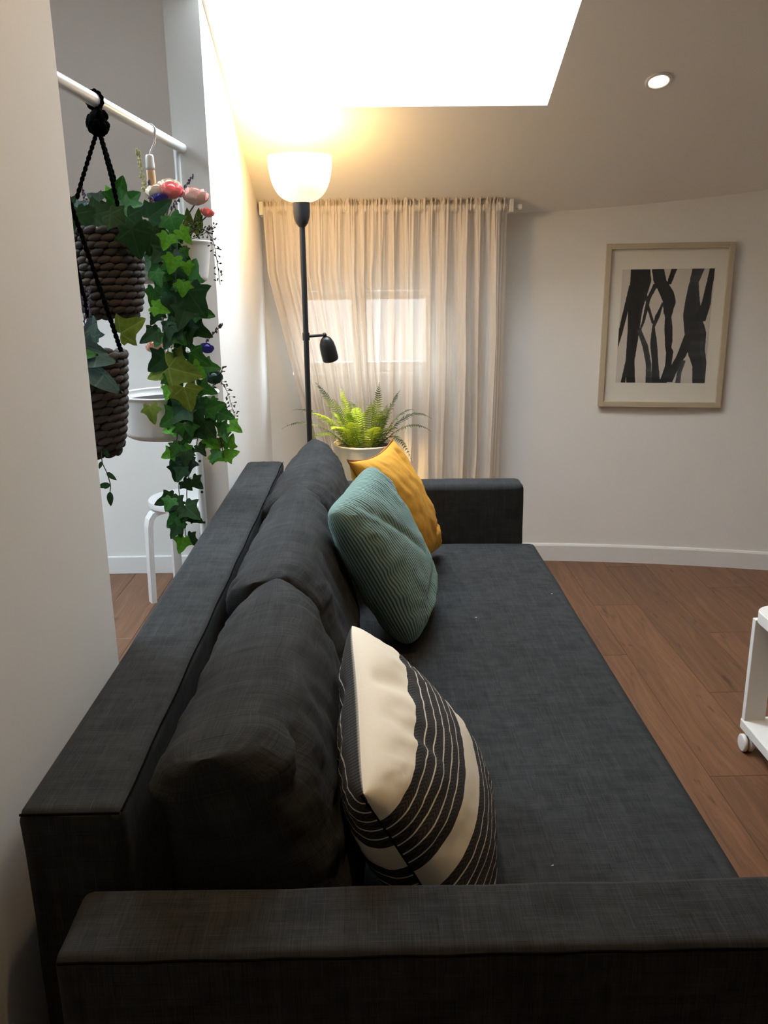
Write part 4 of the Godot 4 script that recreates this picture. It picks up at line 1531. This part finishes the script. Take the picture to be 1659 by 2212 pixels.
func build_baskets() -> void:
	for k in 4: ivy_meshes.append(ivy_leaf([0.1, 0.3, 0.5, 0.2][k], [1.0, 0.9, 1.1, 1.2][k]))
	var narrow := pointed_leaf(1.0, 0.42, 0.2)
	# upper basket, hanging from the middle of the rail
	var rail := rail_at(-2.03)
	var c := Vector3(-0.597, 1.477, -2.03)
	var o := c - Vector3(0, 0.19, 0)
	var t := thing("hanging_basket", "dark woven basket of ivy hanging by black ropes from the rail, the upper one", "hanging basket", o, "woven hanging baskets")
	basket(t, o, c, 0.080, 0.066, 0.185, 13)
	hang(t, o, rail + Vector3(0.004, -0.045, 0.004), rail, [c + Vector3(-0.078, 0.0, 0.02), c + Vector3(0.058, -0.004, 0.058), c + Vector3(0.035, 0.0, -0.07)])
	leaves(t, o, [[-0.65, 1.51, -1.99, 100, 0.075, "leaf_dark"], [-0.625, 1.495, -1.965, 140, 0.065, "leaf_dark"], [-0.585, 1.515, -1.975, 70, 0.07, "leaf_dark"], [-0.555, 1.555, -2.02, 20, 0.072, "leaf_mid"], [-0.53, 1.54, -2.0, 60, 0.06, "leaf_mid"], [-0.545, 1.50, -1.96, 120, 0.06, "leaf_dark"], [-0.61, 1.53, -2.06, -30, 0.06, "leaf_dark"],
		[-0.51, 1.455, -1.95, 170, 0.075, "leaf_dark"], [-0.51, 1.49, -1.965, 130, 0.07, "leaf_dark"], [-0.525, 1.525, -1.98, 80, 0.062, "leaf_mid"], [-0.60, 1.545, -1.99, -60, 0.035, "leaf_blue"], [-0.63, 1.53, -1.975, 60, 0.03, "leaf_blue"]], 5)
	part(t, "lavender", lavender(c + Vector3(-0.03, 0, -0.02), Vector3(-0.655, 1.575, -2.08), 0.45, 4), M.lavender, o)
	shared(t, "leaf", narrow, M.leaf_bright, leaf_xf(Vector3(-0.575, 1.53, -2.06) - o, Vector3(-0.35, 1, 0), Vector3(0.4, 0.3, 1), 0.055))
	# lower basket, nearer the viewer
	rail = rail_at(-1.70)
	c = Vector3(-0.578, 1.225, -1.75)
	o = c - Vector3(0, 0.2, 0)
	t = thing("hanging_basket", "dark woven basket partly hidden by the wall edge, the lower and nearer one", "hanging basket", o, "woven hanging baskets")
	basket(t, o, c, 0.078, 0.058, 0.198, 14)
	hang(t, o, rail + Vector3(0, -0.045, 0), rail, [c + Vector3(0.078, 0.0, 0.01), c + Vector3(-0.07, 0.0, 0.03), c + Vector3(0, 0.0, -0.078)])
	leaves(t, o, [[-0.50, 1.275, -1.80, 60, 0.065, "leaf_olive"], [-0.55, 1.245, -1.69, 110, 0.06, "leaf_blue"], [-0.60, 1.25, -1.70, 70, 0.06, "leaf_mid"], [-0.565, 1.275, -1.76, 10, 0.05, "leaf_blue"], [-0.62, 1.24, -1.68, 140, 0.05, "leaf_olive"]], 8)
	for d in [[Vector3(-0.575, 1.222, -1.675), Vector3(1.0, 0.05, 0.2), 0.085, "leaf_blue"], [Vector3(-0.565, 1.213, -1.665), Vector3(1.0, -0.62, 0.1), 0.095, "leaf_blue"], [Vector3(-0.60, 1.23, -1.68), Vector3(0.9, 0.12, 0.3), 0.075, "leaf_mid"], [Vector3(-0.56, 1.24, -1.70), Vector3(0.4, 1.0, 0), 0.06, "leaf_blue"]]:
		shared(t, "leaf", narrow, M[d[3]], leaf_xf(d[0] - o, d[1], Vector3(0, 0.6, 1), d[2]))
	for k in 7:
		part(t, "lavender", lavender(c + Vector3(-0.03 + 0.008 * k, 0.01, 0.03 - 0.01 * (k % 3)), Vector3(-0.632 + 0.0135 * k, 1.335 + 0.012 * ((k * 5) % 4), -1.74 + 0.01 * (k % 3)), 0.4, 60 + k, 0.0038), M.lavender, o)
	part(t, "petal", rose(Vector3(-0.565, 1.258, -1.70), 0.014, Vector3(0.2, 1, 0.3), 5), M.violet, o)
	# small trailing tail below the lower basket
	var tail := [Vector3(-0.548, 1.045, -1.70), Vector3(-0.547, 1.018, -1.69), Vector3(-0.540, 0.995, -1.69), Vector3(-0.535, 0.97, -1.69), Vector3(-0.537, 0.955, -1.69)]
	var st := MB.new()
	st.tube(curve(tail, 16), 0.0011, 5)
	part(t, "vine_stem", st, M.stem, o)
	for d in [[tail[1], Vector3(-0.5, -1, 0.1), 0.018], [tail[2], Vector3(0.8, -0.7, 0.1), 0.025], [tail[3], Vector3(-1, -0.15, 0.1), 0.028], [tail[4], Vector3(-0.05, -1, 0.1), 0.032], [tail[0], Vector3(0.6, -0.9, 0), 0.026], [tail[0] + Vector3(-0.01, -0.01, 0), Vector3(0.9, 0.1, 0), 0.02], [tail[3], Vector3(-0.7, -0.5, 0.2), 0.016]]:
		shared(t, "leaf", narrow, M.leaf_dark, leaf_xf(d[0] - o, d[1], Vector3(0.1, 0.2, 1), d[2]))


func build_tier_planter() -> void:
	var ax := Vector3(-0.578, 0, -2.43)
	var rail := rail_at(-2.43)
	var o := Vector3(ax.x, 0.93, ax.z)
	var t := thing("hanging_planter", "two white bowls of ivy and artificial flowers hung by a wooden handle from the rail", "hanging planter", o)
	var hk := MB.new()
	var hp := PackedVector3Array()
	for k in 13:
		var a := PI * 1.15 - PI * 1.15 * k / 12.0
		hp.append(rail + Vector3(cos(a) * 0.0155, sin(a) * 0.0155, 0))
	hp.append(rail + Vector3(0.012, -0.03, 0))
	hp.append(rail + Vector3(0.0, -0.05, 0))
	hp.append(Vector3(ax.x, 1.685, ax.z))
	hk.tube(hp, 0.0024, 8)
	part(t, "hook", hk, M.white_metal, o)
	var co := MB.new()
	co.lathe(Vector3(ax.x, 0, ax.z), PackedVector2Array([Vector2(0, 1.652), Vector2(0.0115, 1.652), Vector2(0.0118, 1.66), Vector2(0.0105, 1.686), Vector2(0.009, 1.69), Vector2(0, 1.69)]), 18)
	part(t, "collar", co, M.white_metal, o)
	var ha := MB.new()
	ha.lathe(Vector3(ax.x, 0, ax.z), PackedVector2Array([Vector2(0, 1.56), Vector2(0.0115, 1.56), Vector2(0.0125, 1.60), Vector2(0.0112, 1.654), Vector2(0, 1.654)]), 18)
	part(t, "handle", ha, M.wood_light, o)
	var rod := MB.new()
	rod.tube(PackedVector3Array([Vector3(ax.x, 0.94, ax.z), Vector3(ax.x, 1.56, ax.z)]), 0.004, 8)
	part(t, "rod", rod, M.white_metal, o)
	for b in [[1.470, 1.360, 0.148], [1.060, 0.938, 0.142]]:
		var bw := MB.new()
		var y1: float = b[0]
		var y0: float = b[1]
		var r: float = b[2]
		bw.lathe(Vector3(ax.x, 0, ax.z), PackedVector2Array([Vector2(0, y0), Vector2(r * 0.80, y0), Vector2(r * 0.87, y0 + 0.006), Vector2(r * 0.90, y0 + 0.018), Vector2(r * 0.985, y1 - 0.008), Vector2(r * 1.01, y1 - 0.004), Vector2(r * 1.01, y1), Vector2(r * 0.985, y1 + 0.001), Vector2(r * 0.965, y1 - 0.004), Vector2(r * 0.94, y1 - 0.03), Vector2(0, y1 - 0.03)]), 56)
		part(t, "bowl", bw, M.bowl, o)
		var so := MB.new()
		so.lathe(Vector3(ax.x, 0, ax.z), PackedVector2Array([Vector2(r * 0.95, y1 - 0.022), Vector2(0, y1 - 0.012)]), 24)
		part(t, "moss", so, M.soil, o)
	var dm := ["leaf_dark", "leaf_dark", "leaf_mid"]
	var mb3 := ["leaf_mid", "leaf_bright", "leaf_dark"]
	var br := ["leaf_bright", "leaf_mid"]
	# ivy spilling from the upper bowl
	var rim := Vector3(-0.53, 1.475, -2.31)
	vine(t, o, [Vector3(-0.57, 1.48, -2.36), rim, Vector3(-0.505, 1.42, -2.27), Vector3(-0.515, 1.33, -2.27), Vector3(-0.53, 1.22, -2.27), Vector3(-0.535, 1.12, -2.27)], 17, 0.062, dm, 101)
	vine(t, o, [Vector3(-0.55, 1.48, -2.36), Vector3(-0.515, 1.48, -2.30), Vector3(-0.50, 1.40, -2.27), Vector3(-0.475, 1.31, -2.27), Vector3(-0.475, 1.24, -2.27), Vector3(-0.50, 1.15, -2.27)], 13, 0.060, dm, 102)
	vine(t, o, [Vector3(-0.58, 1.48, -2.36), Vector3(-0.55, 1.47, -2.29), Vector3(-0.545, 1.40, -2.26), Vector3(-0.535, 1.30, -2.26), Vector3(-0.54, 1.24, -2.26)], 12, 0.052, dm, 103)
	vine(t, o, [Vector3(-0.52, 1.48, -2.33), Vector3(-0.485, 1.47, -2.26), Vector3(-0.49, 1.38, -2.24), Vector3(-0.50, 1.28, -2.24), Vector3(-0.515, 1.20, -2.24)], 7, 0.04, mb3, 104)
	# single leaves that stand out: x, y, z, tip angle, size, kind
	leaves(t, o, [[-0.462, 1.478, -2.24, 140, 0.05, "leaf_bright"], [-0.505, 1.465, -2.23, 200, 0.045, "leaf_bright"], [-0.492, 1.41, -2.22, 200, 0.05, "leaf_bright"], [-0.458, 1.40, -2.23, 170, 0.036, "leaf_bright"], [-0.532, 1.375, -2.22, 160, 0.045, "leaf_mid"], [-0.47, 1.35, -2.22, 190, 0.042, "leaf_bright"], [-0.535, 1.30, -2.22, 110, 0.05, "leaf_bright"], [-0.455, 1.385, -2.25, 20, 0.07, "leaf_mid"], [-0.445, 1.318, -2.23, 150, 0.09, "leaf_dark"], [-0.475, 1.285, -2.23, 200, 0.075, "leaf_dark"], [-0.515, 1.235, -2.24, 215, 0.085, "leaf_dark"], [-0.475, 1.235, -2.25, 170, 0.07, "leaf_dark"],
		[-0.532, 1.535, -2.26, 55, 0.085, "leaf_dark"], [-0.545, 1.475, -2.25, 190, 0.08, "leaf_dark"], [-0.49, 1.505, -2.25, 160, 0.066, "leaf_mid"]], 31)
	# ivy from the lower bowl
	leaves(t, o, [[-0.548, 1.135, -2.27, 250, 0.08, "leaf_olive"], [-0.50, 1.14, -2.25, 105, 0.10, "leaf_olive"], [-0.455, 1.14, -2.26, 140, 0.055, "leaf_bright"], [-0.43, 1.145, -2.29, 100, 0.055, "leaf_mid"], [-0.535, 1.085, -2.25, 200, 0.045, "leaf_bright"], [-0.485, 1.075, -2.24, 165, 0.075, "leaf_olive"], [-0.44, 1.09, -2.26, 110, 0.06, "leaf_mid"], [-0.585, 1.03, -2.25, 175, 0.055, "leaf_olive"], [-0.51, 1.03, -2.25, 230, 0.085, "leaf_dark"], [-0.47, 1.02, -2.25, 150, 0.075, "leaf_dark"], [-0.425, 1.04, -2.26, 70, 0.06, "leaf_mid"], [-0.395, 1.02, -2.27, 110, 0.055, "leaf_mid"], [-0.535, 0.985, -2.25, 260, 0.05, "leaf_bright"], [-0.493, 0.98, -2.24, 170, 0.06, "leaf_mid"], [-0.44, 0.985, -2.26, 140, 0.06, "leaf_dark"], [-0.405, 0.985, -2.27, 190, 0.045, "leaf_mid"], [-0.372, 0.985, -2.28, 120, 0.045, "leaf_bright"], [-0.435, 0.945, -2.27, 130, 0.05, "leaf_bright"], [-0.41, 0.945, -2.28, 40, 0.04, "leaf_olive"], [-0.385, 0.94, -2.28, 20, 0.046, "leaf_bright"], [-0.422, 0.905, -2.28, 110, 0.05, "leaf_bright"], [-0.388, 0.908, -2.28, 70, 0.045, "leaf_bright"], [-0.55, 0.915, -2.26, 245, 0.042, "leaf_bright"], [-0.505, 0.93, -2.26, 100, 0.05, "leaf_mid"], [-0.525, 0.905, -2.27, 220, 0.075, "leaf_blue"], [-0.505, 0.88, -2.27, 190, 0.06, "leaf_blue"]], 32)
	vine(t, o, [Vector3(-0.52, 1.06, -2.32), Vector3(-0.50, 1.06, -2.27), Vector3(-0.495, 0.98, -2.26), Vector3(-0.515, 0.90, -2.26), Vector3(-0.53, 0.82, -2.26), Vector3(-0.525, 0.74, -2.26), Vector3(-0.52, 0.67, -2.26)], 13, 0.056, dm, 105)
	vine(t, o, [Vector3(-0.50, 1.06, -2.32), Vector3(-0.475, 1.06, -2.28), Vector3(-0.465, 0.98, -2.27), Vector3(-0.495, 0.88, -2.27), Vector3(-0.512, 0.80, -2.27), Vector3(-0.507, 0.73, -2.27)], 9, 0.05, dm, 106)
	vine(t, o, [Vector3(-0.47, 1.06, -2.34), Vector3(-0.44, 1.05, -2.29), Vector3(-0.42, 0.99, -2.28), Vector3(-0.41, 0.94, -2.28), Vector3(-0.405, 0.90, -2.28)], 4, 0.04, br, 107)
	vine(t, o, [Vector3(-0.55, 1.06, -2.32), Vector3(-0.53, 1.04, -2.28), Vector3(-0.525, 0.97, -2.27), Vector3(-0.535, 0.92, -2.27)], 3, 0.04, br, 108)
	leaves(t, o, [[-0.565, 0.79, -2.25, 250, 0.06, "leaf_dark"], [-0.535, 0.775, -2.25, 130, 0.06, "leaf_dark"], [-0.508, 0.742, -2.25, 125, 0.055, "leaf_dark"], [-0.545, 0.735, -2.25, 230, 0.065, "leaf_mid"], [-0.535, 0.71, -2.25, 170, 0.05, "leaf_mid"], [-0.53, 0.665, -2.25, 200, 0.055, "leaf_bright"]], 33)
	# flowers
	var flowers := [[Vector3(-0.548, 1.588, -2.36), 0.028, "petal_cream", Vector3(-0.1, 1, 0.3)], [Vector3(-0.525, 1.603, -2.40), 0.029, "petal_cream", Vector3(0.1, 1, 0.3)], [Vector3(-0.513, 1.588, -2.36), 0.030, "pink", Vector3(0.15, 1, 0.35)], [Vector3(-0.455, 1.575, -2.38), 0.034, "pink_pale", Vector3(0.15, 1, 0.2)], [Vector3(-0.428, 1.538, -2.39), 0.018, "pink", Vector3(0.3, 1, 0.1)], [Vector3(-0.537, 1.572, -2.34), 0.020, "violet", Vector3(0, 1, 0.5)], [Vector3(-0.605, 1.185, -2.43), 0.024, "peach", Vector3(-0.2, 1, 0.2)]]
	for k in flowers.size():
		var f: Array = flowers[k]
		part(t, "flower", rose(f[0], f[1], f[3], 200 + k), M[f[2]], o)
		var st := MB.new()
		var y := 1.45 if f[0].y > 1.3 else 1.04
		st.tube(curve([f[0] - f[3].normalized() * f[1] * 0.4, Vector3(f[0].x * 0.7 + ax.x * 0.3, (f[0].y + y) / 2, f[0].z), Vector3(ax.x * 0.6 + f[0].x * 0.4, y, ax.z * 0.6 + f[0].z * 0.4)], 8), 0.002, 6)
		part(t, "flower_stem", st, M.stem_green, o)
	for d in [[Vector3(-0.58, 1.47, -2.43), Vector3(-0.470, 1.64, -2.45), 0.45], [Vector3(-0.59, 1.47, -2.43), Vector3(-0.578, 1.625, -2.40), 0.3], [Vector3(-0.57, 1.47, -2.43), Vector3(-0.563, 1.60, -2.39), 0.3], [Vector3(-0.52, 1.12, -2.38), Vector3(-0.403, 1.252, -2.38), 0.4]]:
		part(t, "lavender", lavender(d[0], d[1], d[2], int(d[1].y * 1000), 0.005), M.lavender, o)
	for d in [[Vector3(-0.585, 1.47, -2.42), Vector3(-0.603, 1.70, -2.41)], [Vector3(-0.56, 1.47, -2.42), Vector3(-0.553, 1.62, -2.41)], [Vector3(-0.59, 1.06, -2.42), Vector3(-0.60, 1.285, -2.42)], [Vector3(-0.55, 1.06, -2.40), Vector3(-0.545, 1.27, -2.40)]]:
		part(t, "flower_plume", lavender(d[0], d[1], 0.5, int(d[1].y * 999), 0.006), M.plume, o)
	part(t, "flower", rose(Vector3(-0.448, 1.185, -2.36), 0.019, Vector3(0.3, 1, 0.3), 77), M.violet, o)
	part(t, "flower", rose(Vector3(-0.60, 1.555, -2.40), 0.012, Vector3(0.1, 1, 0.4), 78), M.violet, o)
	for k in 3:
		shared(t, "leaf", pointed_leaf(1.0, 0.36, 0.15), M.leaf_olive, leaf_xf(Vector3(-0.50 + 0.02 * k, 1.48, -2.40) - o, Vector3(0.15 * (k - 1), 1, 0.1), Vector3(0.3, 0.2, 1), 0.075))
	# dark beaded sprigs over the right rims
	part(t, "sprig", sprig([Vector3(-0.50, 1.47, -2.38), Vector3(-0.45, 1.50, -2.36), Vector3(-0.415, 1.475, -2.36), Vector3(-0.405, 1.42, -2.36), Vector3(-0.40, 1.355, -2.36)], 301, 46), M.berry, o)
	part(t, "sprig", sprig([Vector3(-0.48, 1.47, -2.38), Vector3(-0.44, 1.485, -2.37), Vector3(-0.405, 1.505, -2.36)], 302, 20), M.berry, o)
	part(t, "sprig", sprig([Vector3(-0.50, 1.47, -2.38), Vector3(-0.47, 1.50, -2.35), Vector3(-0.44, 1.525, -2.35)], 303, 26), M.berry, o)
	part(t, "sprig", sprig([Vector3(-0.46, 1.06, -2.36), Vector3(-0.42, 1.10, -2.35), Vector3(-0.395, 1.07, -2.34), Vector3(-0.385, 1.03, -2.34), Vector3(-0.378, 1.0, -2.34)], 304, 40), M.berry, o)
	part(t, "sprig", sprig([Vector3(-0.47, 1.06, -2.36), Vector3(-0.43, 1.09, -2.35), Vector3(-0.405, 1.135, -2.35)], 305, 28), M.berry, o)
	part(t, "succulent", rose(Vector3(-0.432, 1.105, -2.35), 0.024, Vector3(0.2, 1, 0.4), 88), M.leaf_blue, o)


func build_lint() -> void:
	var spots := [[Vector3(0.286, 0.4435, -2.215), "tiny white lint fleck on the middle of the grey seat"], [Vector3(0.536, 0.4435, -2.387), "tiny white lint fleck near the front edge of the grey seat"], [Vector3(0.284, 0.4435, -1.172), "tiny white lint fleck on the grey seat close to the near armrest"]]
	for s in spots:
		var mb := MB.new()
		mb.ball(Vector3.ZERO, Vector3(0.0018, 0.0007, 0.0012), 6, 4)
		mb.tube(PackedVector3Array([Vector3(-0.003, 0, 0.001), Vector3(0, 0.0004, 0), Vector3(0.002, 0, -0.002)]), 0.0004, 4)
		var o := part(self, "lint_fleck", mb, M.cream)
		o.position = s[0]
		tag(o, s[1], "lint", "lint flecks on the seat")
